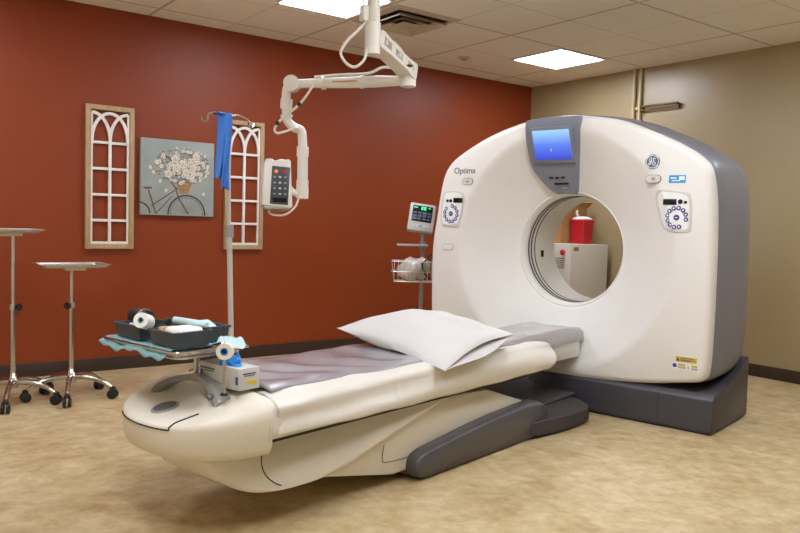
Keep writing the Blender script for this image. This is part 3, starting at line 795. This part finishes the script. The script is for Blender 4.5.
obj('print_patch', MB().box((-2.735, .8168, .578), (.04, .0012, .014)), 'yellow', t, GX)

# ---------------------------------------------------------------- instrument tray over the table end
t = thing('instrument_tray', 'chrome rimmed instrument tray on posts over the round table end', 'tray', (-2.80, 1.09, .55), GX)
TU0, TU1, TV0, TV1, TZ = -2.985, -2.655, .935, 1.46, .70
obj('tray_pan', MB().box(((TU0 + TU1) / 2, (TV0 + TV1) / 2, TZ - .012), (TU1 - TU0, TV1 - TV0, .004), bev=.001), 'steel', t, GX)
def rrect(u0, u1, v0, v1, z, r=.04):
    P = []
    for cu, cv, a0 in ((u1 - r, v1 - r, 0), (u0 + r, v1 - r, 90), (u0 + r, v0 + r, 180), (u1 - r, v0 + r, 270)):
        for k in range(5): a = R(a0 + 90 * k / 4); P.append((cu + r * math.cos(a), cv + r * math.sin(a), z))
    return P
obj('tray_rim', MB().tube(rrect(TU0 - .004, TU1 + .004, TV0 - .004, TV1 + .004, TZ - .004), .007, 10, 0, closed=True), 'chrome', t, GX)
obj('support_frame', MB().tube(rrect(TU0 + .02, TU1 - .02, TV0 + .02, TV1 - .03, TZ - .026), .007, 10, 0, closed=True), 'chrome', t, GX)
obj('support_post', MB().cyl((-2.79, 1.093, .545), (-2.79, 1.093, TZ - .012), .011), 'chrome', t, GX)
obj('support_bar', MB().cyl((-2.79, .955, TZ - .026), (-2.79, 1.50, TZ - .026), .007), 'chrome', t, GX)
obj('tape_post', MB().tube([(-2.855, .825, .545), (-2.855, .825, .72), (-2.85, .84, .735), (-2.82, .94, .71), (-2.815, .965, .685)], .006, 10, 0), 'chrome', t, GX)
obj('post_foot', MB().lathe((-2.855, .825, .5445), (0, 0, 1), [(0, .014), (.006, .014), (.009, .008)]), 'black', t, GX)
# towel
def towel(s, q):
    u = TU0 - .012 + (TU1 - TU0 - .04) * s; v = TV0 + .05 + (TV1 - TV0 - .065) * q
    z = TZ + .0045 + .0012 * math.sin(19 * s + 14 * q)
    if s < .1: z += -(.030 + .008 * math.sin(q * 11) + .006 * math.sin(q * 29)) * (1 - s / .1) ** 1.2; u += -.014 * (1 - s / .1)
    return (u, v, max(z, 0))
b = MB(); b.grid(towel, 40, 60); o = obj('surgical_towel', b, 'teal', None, GX, ang=180)
o.modifiers.new('Solid', 'SOLIDIFY').thickness = .002
tag(o, 'pale teal cloth lining the instrument tray and hanging over its edge', 'towel')
# bins
def bin_(cu, cv, du, dv, h, rz, label):
    X = GX @ Matrix.Translation((cu, cv, TZ + .0085)) @ Matrix.Rotation(R(rz), 4, 'Z')
    b = MB()
    def rc(a, z): return [(x * (du / 2 - a), y * (dv / 2 - a), z) for x, y in ((-1, -1), (1, -1), (1, 1), (-1, 1))]
    b.loft([rc(.008, 0), rc(0, h - .008), rc(-.005, h - .008), rc(-.005, h), rc(.005, h), rc(.012, .005)], cap=False)
    b.bm.faces.new([b.bm.verts.new(p) for p in rc(.008, .0005)]); b.bm.faces.new([b.bm.verts.new(p) for p in rc(.012, .005)])
    bmesh.ops.remove_doubles(b.bm, verts=b.bm.verts, dist=.0004)
    return tag(obj('storage_bin', b, 'bin', None, X, ang=30), label, 'bin', 'charcoal bins on the instrument tray')
bin_(-2.888, 1.30, .165, .18, .058, 0, 'charcoal plastic bin at the left end of the tray, holding a white packet')
bin_(-2.888, 1.055, .165, .165, .058, 0, 'charcoal plastic bin in front on the tray, filled with white gauze')
bin_(-2.735, 1.10, .095, .16, .060, 0, 'charcoal plastic bin at the right back of the tray')
# bin contents
tag(obj('gauze_pack', MB().box((-2.89, 1.03, .748), (.115, .10, .06), rot=Matrix.Rotation(R(3), 3, 'Z'), bev=.016, seg=3), 'gauze', None, GX), 'white gauze pack standing out of the front bin on the tray', 'gauze')
tag(obj('tan_packet', MB().box((-2.91, 1.108, .745), (.07, .026, .055), rot=Matrix.Rotation(R(-8), 3, 'Z'), bev=.004), 'tan', None, GX), 'small tan packet beside the gauze in the front bin', 'packet')
tag(obj('white_packet', MB().box((-2.89, 1.29, .748), (.10, .10, .014), rot=Matrix.Rotation(R(12), 3, 'Y'), bev=.004), 'gauze', None, GX), 'flat white packet inside the left bin on the tray', 'packet')
tag(obj('clear_packet', MB().box((-2.735, 1.10, .760), (.05, .07, .03), rot=Matrix.Rotation(R(20), 3, 'X'), bev=.010), 'paleteal', None, GX), 'crumpled pale packet in the right back bin', 'packet')
def roll(name, label, c, d, r, r2, w, m, core, A=GX):
    t = thing(name, label, 'tape', c, A)
    c = Vector(c); d = Vector(d).normalized()
    b = MB(); b.lathe(c - d * w / 2, d, [(0, r2), (0, r), (w, r), (w, r2), (0, r2)], 32); 
    obj('tape_winding', b, m, t, A)
    b = MB(); b.lathe(c - d * (w / 2 + .001), d, [(0, r2 - .004), (0, r2), (w + .002, r2), (w + .002, r2 - .004), (0, r2 - .004)], 32)
    obj('tape_core', b, core, t, A)
    return t
roll('tape_roll', 'cream tape roll with blue core hanging on the thin post by the glove box', (-2.862, .812, .710), (-.75, -.66, .05), .030, .014, .034, 'tape', 'blueglove')
roll('gauze_roll', 'white bandage roll with green core lying across the left bin', (-2.955, 1.20, .786), (-.8, -.5, .25), .030, .012, .06, 'gauze', 'teal')
b = MB(); b.lathe((-2.85, 1.16, .787), (.22, -.96, -.03), [(0, .010), (.003, .014), (.15, .014), (.155, .011), (.17, .010)])
tag(obj('wrapped_tube', b, 'paleteal', None, GX), 'pale blue wrapped tube lying across the bins on the tray', 'tube')
b = MB(); b.lathe((-2.885, 1.155, .785), (.5, -.8, .0), [(0, .016), (.012, .016)])
tag(obj('dark_cap', b, 'black', None, GX), 'small dark cap between the bandage roll and the blue tube', 'cap')
t = thing('tourniquet_cuff', 'black and silver rounded cuff in the left bin of the tray', 'cuff', (-2.87, 1.36, .765), GX)
b = MB(); b.lathe((-2.87, 1.31, .778), (0, 1, 0), [(0, .012), (.004, .032), (.022, .036), (.04, .032), (.10, .034), (.115, .028), (.12, .012)])
obj('cuff_body', b, 'black', t, GX)
b = MB(); b.lathe((-2.87, 1.332, .778), (0, 1, 0), [(0, .033), (.001, .038), (.010, .038), (.011, .033)]); obj('cuff_band', b, 'silver', t, GX)
# crumpled wrapper on the right rim
b = MB(); rr = []
for k in range(7):
    rr.append([(-2.745 + .009 * k - .03 + (.010 + .022 * math.sin(PI * (k + .5) / 7)) * math.cos(a) * (1 + .25 * math.sin(3 * a + k)), .95 - .008 * k + .022 * math.sin(a), .717 + .006 * math.sin(k) + (.016 + .006 * math.sin(2 * a + k * 2)) * math.sin(a + .6)) for a in [2 * PI * i / 14 for i in range(14)]])
b.loft(rr); tag(obj('plastic_wrapper', b, 'paleteal', None, GX), 'crumpled clear wrapper on the right rim of the tray', 'wrapper')

# ---------------------------------------------------------------- drip pole with blue strap
t = thing('iv_pole', 'slim silver drip pole with top hooks standing behind the patient table', 'pole', (-2.225, 1.62, 0), GX)
pu, pv = -2.225, 1.62
b = MB()
for k in range(5):
    a = R(56 + 72 * k); e = (pu + .22 * math.cos(a), pv + .22 * math.sin(a))
    if True:
        lg = obj('leg', MB().tube([(pu, pv, .12), (pu + .1 * math.cos(a), pv + .1 * math.sin(a), .11), (e[0], e[1], .062)], .011, 10, 4), 'steel', t, GX)
        obj('caster', MB().cyl((e[0] - .01, e[1], .03), (e[0] + .01, e[1], .03), .029), 'black', lg, GX)
obj('hub', MB().lathe((pu, pv, .09), (0, 0, 1), [(0, .03), (.06, .03), (.08, .016)]), 'steel', t, GX)
obj('lower_pole', MB().cyl((pu + .02, pv, .12), (pu - .02, pv, 1.11), .0135), 'wire', t, GX)
obj('pole_collar', MB().cyl((pu - .0195, pv, 1.10), (pu - .0205, pv, 1.16), .021), 'silver', t, GX)
obj('upper_pole', MB().cyl((pu - .02, pv, 1.09), (pu - .035, pv, 1.69), .0085), 'wire', t, GX)
ptop = (pu - .035, pv, 1.685)
for sx in (-1, 1):
    obj('hook', MB().tube([ptop, (ptop[0] + sx * .05, pv, 1.70), (ptop[0] + sx * .115, pv, 1.685), (ptop[0] + sx * .122, pv, 1.655), (ptop[0] + sx * .145, pv, 1.645), (ptop[0] + sx * .155, pv, 1.67)], .0045, 8, 4), 'chrome', t, GX)
# strap
def strap(x0, w, zt, zb, off):
    def f(s, q):
        z = zt - (zt - zb) * s
        return (x0 - .006 * (1 - s) + (q - .5) * w * (1 + .06 * math.sin(s * 5 + off)) + .010 * math.sin(s * 4 + off) - .008 * s, pv - .016 - off * .012 + .012 * math.sin(q * 5 + s * 3 + off * 2) , z - .006 * math.sin(q * 7 + off) * s)
    return f
t2 = thing('tourniquet_strap', 'blue rubber strap folded over the hook of the drip pole', 'strap', (ptop[0] - .05, pv - .02, 1.33), GX)
for x0, w, zb, off in ((ptop[0] - .050, .046, 1.385, 0), (ptop[0] - .022, .050, 1.335, 1)):
    b = MB(); b.grid(strap(x0, w, 1.692, zb, off), 30, 8); o = obj('strap_tail', b, 'blue', t2, GX, ang=180); o.modifiers.new('Solid', 'SOLIDIFY').thickness = .003
def fold(s, q): return (ptop[0] - .036 + (q - .5) * .078, pv + .024 * math.cos(PI * (1 - s)) - .004, 1.690 + .012 * math.sin(PI * s))
b = MB(); b.grid(fold, 10, 8); o = obj('strap_fold', b, 'blue', t2, GX, ang=180); o.modifiers.new('Solid', 'SOLIDIFY').thickness = .003

# ---------------------------------------------------------------- rolling tray stands by the red wall
def stand(cx, cy, zt, ang, label, off=0, kn=1):
    t = thing('mayo_stand', label, 'tray stand', (cx, cy, 0), group='chrome rolling tray stands')
    for k in range(5):
        a = R(ang + 72 * k); c, s = math.cos(a), math.sin(a)
        P = [(cx + .02 * c, cy + .02 * s, .135), (cx + .10 * c, cy + .10 * s, .135), (cx + .195 * c, cy + .195 * s, .115), (cx + .262 * c, cy + .262 * s, .075)]
        lg = obj('leg', MB().tube(P, lambda q: .020 - .007 * q, 12, 4), 'chrome', t)
        d = Vector((-s, c, 0)); e = Vector((cx + .27 * c, cy + .27 * s, .031))
        for sg in (-1, 1):
            obj('caster', MB().lathe(e + d * sg * .006, d * sg, [(0, .028), (.003, .031), (.016, .031), (.019, .024), (.019, .002)], 20), 'black', lg)
        obj('caster_fork', MB().lathe(e + Vector((0, 0, .03)), (0, 0, 1), [(0, .019), (.014, .019), (.02, .011)]), 'black', lg)
    obj('hub', MB().lathe((cx, cy, .10), (0, 0, 1), [(0, .032), (.05, .036), (.06, .026), (.10, .015)]), 'chrome', t)
    zm = .60
    obj('lower_column', MB().cyl((cx, cy, .14), (cx, cy, zm), .0155), 'chrome', t)
    obj('upper_column', MB().cyl((cx, cy, zm - .05), (cx, cy, zt - .03), .0105), 'steel', t)
    cl = obj('height_clamp', MB().cyl((cx, cy, zm - .012), (cx, cy, zm + .022), .02), 'steel', t)
    obj('clamp_knob', MB().lathe((cx + kn * .014, cy - .014, zm + .004), (kn * .7, -.7, 0), [(0, .008), (.012, .008), (.013, .021), (.028, .023), (.033, .016)]), 'black', cl)
    obj('tray_bracket', MB().box((cx + off * .6 + .02, cy, zt - .028), (.13, .05, .024), bev=.005), 'panelgray', t)
    b = MB(); hw, hd = .205, .15
    def rc(a, z): return [(p[0], p[1], z) for p in rrect(cx + off - hw + a, cx + off + hw - a, cy - hd + a, cy + hd - a, 0, .03)]
    b.loft([rc(.028, zt - .014), rc(.012, zt - .006), rc(.010, zt + .003), rc(-.006, zt + .006), rc(-.006, zt + .003), rc(.006, zt + .000), rc(.008, zt - .008), rc(.026, zt - .018), rc(.028, zt - .014)], cap=False)
    b.bm.faces.new([b.bm.verts.new(p) for p in rc(.027, zt - .0145)])
    obj('tray', b, 'steel', t)
stand(-5.312, -.78, 1.085, 36, 'taller chrome rolling tray stand, cut off by the left picture edge', off=-.055)
stand(-4.972, -.79, .868, 180, 'shorter chrome rolling tray stand, beside the taller one at the red wall', kn=-1)

# ---------------------------------------------------------------- vital signs monitor on its rolling pole
mx, my = -2.262, -1.0
t = thing('monitor_stand', 'gray rolling pole with shelf and wire basket, behind the left scanner edge', 'stand', (mx, my, 0))
obj('pole', MB().cyl((mx, my, .08), (mx, my, 1.104), .018), 'gpole', t)
for k in range(5):
    a = R(40 + 72 * k); c, s = math.cos(a), math.sin(a)
    lg = obj('leg', MB().tube([(mx + .02 * c, my + .02 * s, .10), (mx + .2 * c, my + .2 * s, .07)], .014, 10, 0), 'gpole', t)
    obj('caster', MB().cyl((mx + .2 * c - .01 * s, my + .2 * s + .01 * c, .03), (mx + .2 * c + .01 * s, my + .2 * s - .01 * c, .03), .03), 'black', lg)
sd = math.atan2(-.596, .8025)
RZ = Matrix.Rotation(R(-37), 4, 'Z')
MX = Matrix.Translation((mx, my, 0)) @ RZ      # local x runs to the viewer's right, y away from viewer
obj('shelf', MB().box((-.085, -.03, 1.018), (.26, .16, .018), bev=.006), 'gpole', t, MX)
obj('shelf_clamp', MB().cyl((0, 0, .985), (0, 0, 1.05), .026), 'gpole', t, MX)
bk = []
x0, x1, y0, y1, z0, z1 = -.25, .16, -.17, .03, .72, .885
bw = MB()
for z in (z1, (z0 + z1) / 2, z0): bw.tube(rrect(x0 + (.02 if z == z0 else 0), x1, y0 + (.02 if z == z0 else 0), y1, z, .02), .0032 if z < z1 else .0045, 6, 0, closed=True)
for k in range(12):
    x = x0 + .02 + (x1 - x0 - .03) * k / 11
    bw.tube([(x, y0, z1), (x, y0 + .02, z0), (x, y1, z0), (x, y1, z1)], .0022, 6, 0)
for k in range(5):
    y = y0 + .03 + .035 * k
    bw.tube([(x0, y, z1), (x0 + .02, y, z0), (x1, y, z0), (x1, y, z1)], .0022, 6, 0)
obj('wire_basket', bw, 'wire', t, MX)
obj('basket_clamp', MB().box((0, .02, .80), (.05, .05, .05), bev=.006), 'gpole', t, MX)
# basket contents
b = MB(); rr = []
for k in range(9):
    s = k / 8; rad = .03 + .055 * math.sin(PI * s) ** .6
    rr.append([(-.205 + .27 * s, -.07 + rad * .8 * math.cos(a) * (1 + .15 * math.sin(3 * a + k)), .735 + .07 + rad * 1.15 * math.sin(a) * (1 + .18 * math.sin(2 * a + 1.7 * k)) + .03 * s) for a in [2 * PI * i / 18 for i in range(18)]])
b.loft(rr); tag(obj('plastic_bag', b, 'plasticbag', None, MX, ang=60), 'crumpled clear plastic bag lying in the wire basket', 'bag')
b = MB()
b.tube([(.03, -.11, .90), (.0, -.14, .86), (.03, -.14, .78), (.08, -.13, .75), (.11, -.12, .80), (.08, -.12, .88), (.05, -.1, .92), (.10, -.09, .95), (.12, -.06, .90)], .007, 8, 6)
tag(obj('black_cable', b, 'black', None, MX), 'black cable looped in the wire basket in front of the plastic bag', 'cable')
# monitor
mo = thing('vital_signs_monitor', 'small gray patient monitor with green digits on top of the rolling pole', 'monitor', (0, 0, 1.12), MX)
RXm = Matrix.Rotation(R(7), 3, 'Y') @ Matrix.Rotation(R(-14), 3, 'X')
mc = Vector((-.016, -.02, 1.24))
obj('casing', MB().box(mc, (.215, .085, .235), rot=RXm, bev=.012), 'monitor', mo, MX)
obj('rear_casing', MB().box(mc + RXm @ Vector((.012, .055, -.01)), (.19, .06, .19), rot=RXm, bev=.02), 'text', mo, MX)
q = lambda x, y, z: mc + RXm @ Vector((x, y, z))
sc_ = obj('display_screen', MB().box(q(0, -.0435, .028), (.165, .006, .135), rot=RXm, bev=.002), 'blackgloss', mo, MX)
for x, z, w, h in ((-.005, .075, .018, .03), (.018, .075, .018, .03), (-.058, .078, .03, .008), (.055, .08, .02, .006)):
    obj('screen_digit', MB().box(q(x, -.0470, z), (w, .002, h), rot=RXm), 'green', sc_, MX)
for r_ in range(3):
    for c_ in range(4): obj('screen_key', MB().box(q(-.06 + .04 * c_, -.0468, .035 - .026 * r_), (.028, .0015, .014), rot=RXm), 'slate', sc_, MX)
for c_ in range(5): obj('front_key', MB().box(q(-.06 + .03 * c_, -.0435, -.075), (.02, .005, .012), rot=RXm, bev=.002), 'cyan' if c_ == 2 else 'whitebtn', mo, MX)
obj('mount', MB().cyl((0, 0, 1.105), (0, 0, 1.15), .03, .04), 'gpole', mo, MX)

# ---------------------------------------------------------------- power cabinet seen through the opening
t = thing('power_cabinet', 'off white metal cabinet with red button, seen through the scanner opening', 'cabinet', (-.34, -.93, 0))
obj('cabinet_body', MB().box((-.335, -.915, .53), (.55, .53, 1.03), bev=.008), 'cabinet', t)
obj('cabinet_plinth', MB().box((-.335, -.915, .011), (.52, .50, .022)), 'black', t)
obj('stop_button', MB().lathe((-.608, -1.09, .965), (-1, 0, 0), [(0, .016), (.010, .016), (.010, .026), (.025, .027), (.032, .02)]), 'redbtn', t)
for k in range(3): obj('indicator_lamp', MB().lathe((-.609, -.93 - .04 * k, .972), (-1, 0, 0), [(0, .008), (.006, .007)], 14), ('yellow', 'whitebtn', 'whitebtn')[k], t)
for k in range(6): obj('vent_slot', MB().box((-.6105, -1.0, .905 - .018 * k), (.003, .20, .007)), 'text', t)
obj('name_plate', MB().box((-.54, -1.1815, 1.0), (.07, .003, .035)), 'ptan', t)
t = thing('sharps_container', 'red sharps container with clear white lid on top of the cabinet', 'container', (-.26, -1.0, 1.046))
cx, cy = -.26, -1.004
def rcx(hx, hy, z, r=.02): return [(p[0], p[1], z) for p in rrect(cx - hx, cx + hx, cy - hy, cy + hy, 0, r)]
obj('container_body', MB().loft([rcx(.070, .080, 1.0465), rcx(.072, .083, 1.06), rcx(.078, .091, 1.255)]), 'redplastic', t)
obj('container_lid', MB().loft([rcx(.081, .0935, 1.253), rcx(.082, .0945, 1.268), rcx(.079, .091, 1.284), rcx(.05, .06, 1.294)]), 'redplastic', t)
obj('lid_flap', MB().loft([rcx(.07, .082, 1.288), rcx(.064, .074, 1.302), rcx(.03, .04, 1.316)]), 'gauze', t)
obj('lid_tab', MB().tube([(cx - .02, cy + .03, 1.305), (cx - .03, cy + .045, 1.345), (cx - .02, cy + .05, 1.375)], .012, 8, 4), 'gauze', t)
t = thing('cardboard_box', 'open brown cardboard box on the cabinet behind the red container', 'box', (-.26, -.785, 1.046))
b = MB()
X0, X1, Y0, Y1, Z0, Z1 = -.45, -.07, -.900, -.665, 1.0462, 1.40
for c, d in (((X0, (Y0 + Y1) / 2, (Z0 + Z1) / 2), (.006, Y1 - Y0, Z1 - Z0)), ((X1, (Y0 + Y1) / 2, (Z0 + Z1) / 2), (.006, Y1 - Y0, Z1 - Z0)), (((X0 + X1) / 2, Y0, (Z0 + Z1) / 2), (X1 - X0, .006, Z1 - Z0)), (((X0 + X1) / 2, Y1, (Z0 + Z1) / 2), (X1 - X0, .006, Z1 - Z0)), (((X0 + X1) / 2, (Y0 + Y1) / 2, Z0 + .003), (X1 - X0, Y1 - Y0, .006))): b.box(c, d)
obj('box_body', b, 'cardboard', t)
obj('box_flap', MB().box(((X0 + X1) / 2 , Y0 - .04, Z1 + .03), (X1 - X0, .09, .005), rot=Matrix.Rotation(R(-38), 3, 'X')), 'cardboard', t)
obj('box_print', MB().box((X0 - .0035, -.78, 1.33), (.001, .12, .04)), 'pbrown', t)

# ---------------------------------------------------------------- ceiling boom with injector head
bm_ = thing('ceiling_boom', 'white jointed boom hanging from the ceiling, holding the injector head', 'boom', (-3.78, -2.41, H))
cx, cy = -3.78, -2.415
obj('ceiling_plate', MB().lathe((cx, cy, H), (0, 0, -1), [(0, .16), (.02, .16), (.03, .13), (.06, .07)]), 'boom', bm_)
obj('column', MB().cyl((cx, cy, 2.28), (cx, cy, H - .03), .038, n=28), 'boom', bm_)
obj('column_sleeve', MB().lathe((cx, cy, 2.125), (0, 0, 1), [(0, .038), (.004, .044), (.175, .044), (.18, .038)]), 'boom', bm_)
obj('junction_box', MB().box((cx - .055, cy + .01, 2.345), (.036, .05, .09), bev=.008), 'boom', bm_)
obj('column_cable', MB().tube([(cx - .06, cy + .01, H - .02), (cx - .062, cy + .01, 2.40)], .007, 8, 0), 'boom', bm_)
obj('column_cable', MB().tube([(-3.824, -2.414, 2.30), (-3.86, -2.385, 2.25), (-3.905, -2.358, 2.197), (-3.938, -2.338, 2.129), (-3.915, -2.358, 2.07), (-3.875, -2.389, 2.049), (-3.835, -2.417, 2.09), (-3.816, -2.42, 2.16)], .008, 10, 6), 'boom', bm_)
# first arm: two cheeks with webs
A0 = Vector((cx, cy, 2.225)); A1 = Vector((-3.365, -2.215, 2.115))
d = (A1 - A0).normalized(); sdv = Vector((-d.y, d.x, 0)).normalized(); upv = d.cross(sdv) * -1
if upv.z < 0: upv = -upv
arm = MB()
for sg in (-1, 1):
    P = []
    for f, hgt in ((.05, .05), (.3, .042), (.7, .036), (1.0, .05)):
        P.append((A0.lerp(A1, f), hgt))
    for k0, k1 in ((.55, 1.0), (-1.0, -.5)):
        ringsA = []
        for c, hh in P:
            o_ = sdv * sg * .042
            ringsA.append([c + o_ + upv * hh * k1 + sdv * .006, c + o_ + upv * hh * k1 - sdv * .006, c + o_ + upv * hh * k0 - sdv * .006, c + o_ + upv * hh * k0 + sdv * .006])
        arm.loft(ringsA)
    for f in (.06, .36, .66, .97):
        arm.box(A0.lerp(A1, f) + sdv * sg * .042, (.05, .011, .075), rot=Matrix((d, sdv, upv)).transposed())
obj('arm_cheek', arm, 'boom', bm_)
web = MB()
for f in (.2, .38, .56, .74): web.box(A0.lerp(A1, f) + upv * .02, (.02, .085, .05), rot=Matrix((d, sdv, upv)).transposed())
obj('arm_web', web, 'boom', bm_)
obj('arm_floor', MB().box(A0.lerp(A1, .5) - upv * .035, ((A1 - A0).length * .9, .085, .008), rot=Matrix((d, sdv, upv)).transposed()), 'boom', bm_)
obj('arm_cable', MB().tube([A0.lerp(A1, .25) + upv * .06, A0.lerp(A1, .6) + upv * .085, A0.lerp(A1, .95) + upv * .05], .007, 8, 4), 'boom', bm_)
K = Vector((-3.375, -2.215, 2.085))
obj('knuckle', MB().lathe(K + Vector((0, 0, -.06)), (0, 0, 1), [(0, .035), (.005, .048), (.11, .048), (.115, .035)]), 'boom', bm_)
E_ = Vector((-3.855, -1.629, 2.057)); Kb = K + Vector((0, 0, -.02))
def arm2(fr): return Kb.lerp(E_, fr)
obj('spring_arm', MB().tube([arm2(.03), arm2(.3), arm2(.62), arm2(.97)], lambda s: .029 + .008 * math.sin(PI * min(1, s * 1.15)), 20, 5), 'boom', bm_)
for f in (.39, .72): obj('arm_collar', MB().cyl(arm2(f - .012), arm2(f + .012), .041, n=24), 'boom', bm_)
pt = [arm2(.05) + Vector((0, 0, .03)), arm2(.12) + Vector((0, 0, .075)), arm2(.22) + Vector((0, 0, .085)), arm2(.34) + Vector((0, 0, .052)), arm2(.6) + Vector((0, 0, .048)), arm2(.8) + Vector((0, 0, .04))]
obj('arm_cable', MB().tube(pt, .009, 8, 6), 'boom', bm_)
obj('arm_label', MB().box(arm2(.52) + Vector((-.032, -.026, 0)), (.16, .003, .008), rot=Matrix.Rotation(math.atan2(E_.y - Kb.y, E_.x - Kb.x), 3, 'Z')), 'tan', bm_)
ax = Vector((-.6, -.8, 0))
obj('elbow', MB().lathe(E_ - ax * .05, ax, [(0, .03), (.004, .05), (.096, .05), (.1, .03)], 24), 'boom', bm_)
obj('drop_tube', MB().tube([E_ + Vector((-.01, .008, .005)), (-3.882, -1.612, 2.02), (-3.886, -1.612, 1.95), (-3.884, -1.620, 1.86), (-3.878, -1.627, 1.82), (-3.850, -1.65, 1.785), (-3.815, -1.68, 1.765), (-3.808, -1.69, 1.73), (-3.807, -1.70, 1.64)], .029, 16, 5), 'boom', bm_)
for a, c in (((-3.886, -1.614, 1.90), (-3.885, -1.618, 1.96)), ((-3.884, -1.62, 1.845), (-3.885, -1.62, 1.862)), ((-3.807, -1.70, 1.60), (-3.807, -1.70, 1.66)), ((-3.807, -1.705, 1.40), (-3.807, -1.705, 1.45))):
    obj('tube_collar', MB().cyl(a, c, .038, n=24), 'boom', bm_)
obj('lower_tube', MB().cyl((-3.807, -1.70, 1.66), (-3.807, -1.706, 1.40), .033, n=24), 'boom', bm_)
obj('swivel_block', MB().lathe((-3.807, -1.706, 1.33), (0, 0, 1), [(0, .03), (.004, .04), (.07, .04), (.075, .03)]), 'boom', bm_)
obj('yoke', MB().tube([(-3.81, -1.706, 1.355), (-3.86, -1.68, 1.37), (-3.885, -1.665, 1.40), (-3.93, -1.65, 1.43)], .022, 12, 4), 'boom', bm_)
obj('loop_cable', MB().tube([(-3.80, -1.80, 2.03), (-3.835, -1.75, 1.95), (-3.88, -1.717, 1.89), (-3.945, -1.675, 1.826), (-3.981, -1.65, 1.763), (-3.967, -1.66, 1.735), (-3.917, -1.68, 1.75), (-3.86, -1.70, 1.775), (-3.825, -1.70, 1.76)], .008, 10, 6), 'boom', bm_)
for p in ((-3.858, -1.733, 1.917), (-3.968, -1.661, 1.795)): obj('cable_clip', MB().lathe((p[0], p[1], p[2] - .012), (0, 0, 1), [(0, .013), (.024, .013)]), 'black', bm_)
obj('head_cable', MB().tube([(-4.0, -1.63, 1.28), (-4.0, -1.64, 1.235), (-3.96, -1.67, 1.222), (-3.913, -1.70, 1.232), (-3.86, -1.715, 1.28), (-3.83, -1.71, 1.345)], .007, 10, 6), 'boom', bm_)
# injector head, its panel turned toward the table
HX = Matrix.Translation((-3.963, -1.655, 1.412)) @ Matrix.Rotation(R(-20), 4, 'Z') @ Matrix.Rotation(R(-5), 4, 'X')
hd = obj('injector_head', MB().prism([(-.085, .135), (-.098, -.135), (.078, -.15), (.092, -.142), (.078, .148), (.065, .155)], -.07, .07, 'v', bev=.014), 'boom', bm_, HX, label='white injector head with dark key panel')
for x in (-.045, .03): obj('syringe_cap', MB().lathe((x, 0, .145), (0, 0, 1), [(0, .028), (.01, .028), (.016, .02)]), 'boom', hd, HX)
fp = obj('key_panel', MB().box((.012, -.0705, -.012), (.112, .006, .236), rot=Matrix.Rotation(R(3), 3, 'Y'), bev=.002), 'bin', hd, HX)
obj('amber_key', MB().lathe((-.012, -.0735, .075), (0, -1, 0), [(0, .012), (.004, .012)], 20), 'orange', fp, HX)
obj('red_key', MB().lathe((.038, -.0735, .075), (0, -1, 0), [(0, .011), (.004, .011)], 20), 'redbtn', fp, HX)
for r_ in range(4):
    for c_ in range(3): obj('panel_key', MB().box((-.022 + .033 * c_, -.0742, .04 - .035 * r_), (.015, .003, .010)), 'whitebtn' if c_ == 1 else 'silver', fp, HX)
obj('panel_window', MB().box((.01, -.0742, -.103), (.085, .003, .028)), 'blackgloss', fp, HX)
obj('head_base', MB().box((-.008, 0, -.148), (.15, .125, .02), bev=.006), 'gpole', hd, HX)

# ---------------------------------------------------------------- camera, world, colour
cam = bpy.data.cameras.new('camera'); co = bpy.data.objects.new('camera', cam); COL.objects.link(co)
r = Vector((.8025325, -.59588509, .02936926)); u = Vector((.01002508, .06268903, .99798276)); f = Vector((.59652418, .80061916, -.05628378))
co.matrix_world = Matrix(((r.x, u.x, -f.x, -6.17998), (r.y, u.y, -f.y, -5.95323), (r.z, u.z, -f.z, 1.1906), (0, 0, 0, 1)))
cam.sensor_width = 36; cam.lens = 755.916 / 800 * 36; cam.clip_start = .05
scene.camera = co
w = bpy.data.worlds.new('world'); scene.world = w; w.use_nodes = True
w.node_tree.nodes['Background'].inputs[0].default_value = (.02, .02, .02, 1)
scene.view_settings.view_transform = 'Standard'
try: scene.view_settings.look = 'None'
except Exception: pass
scene.view_settings.gamma = 1; scene.view_settings.use_curve_mapping = False
scene.view_settings.exposure = 0.0
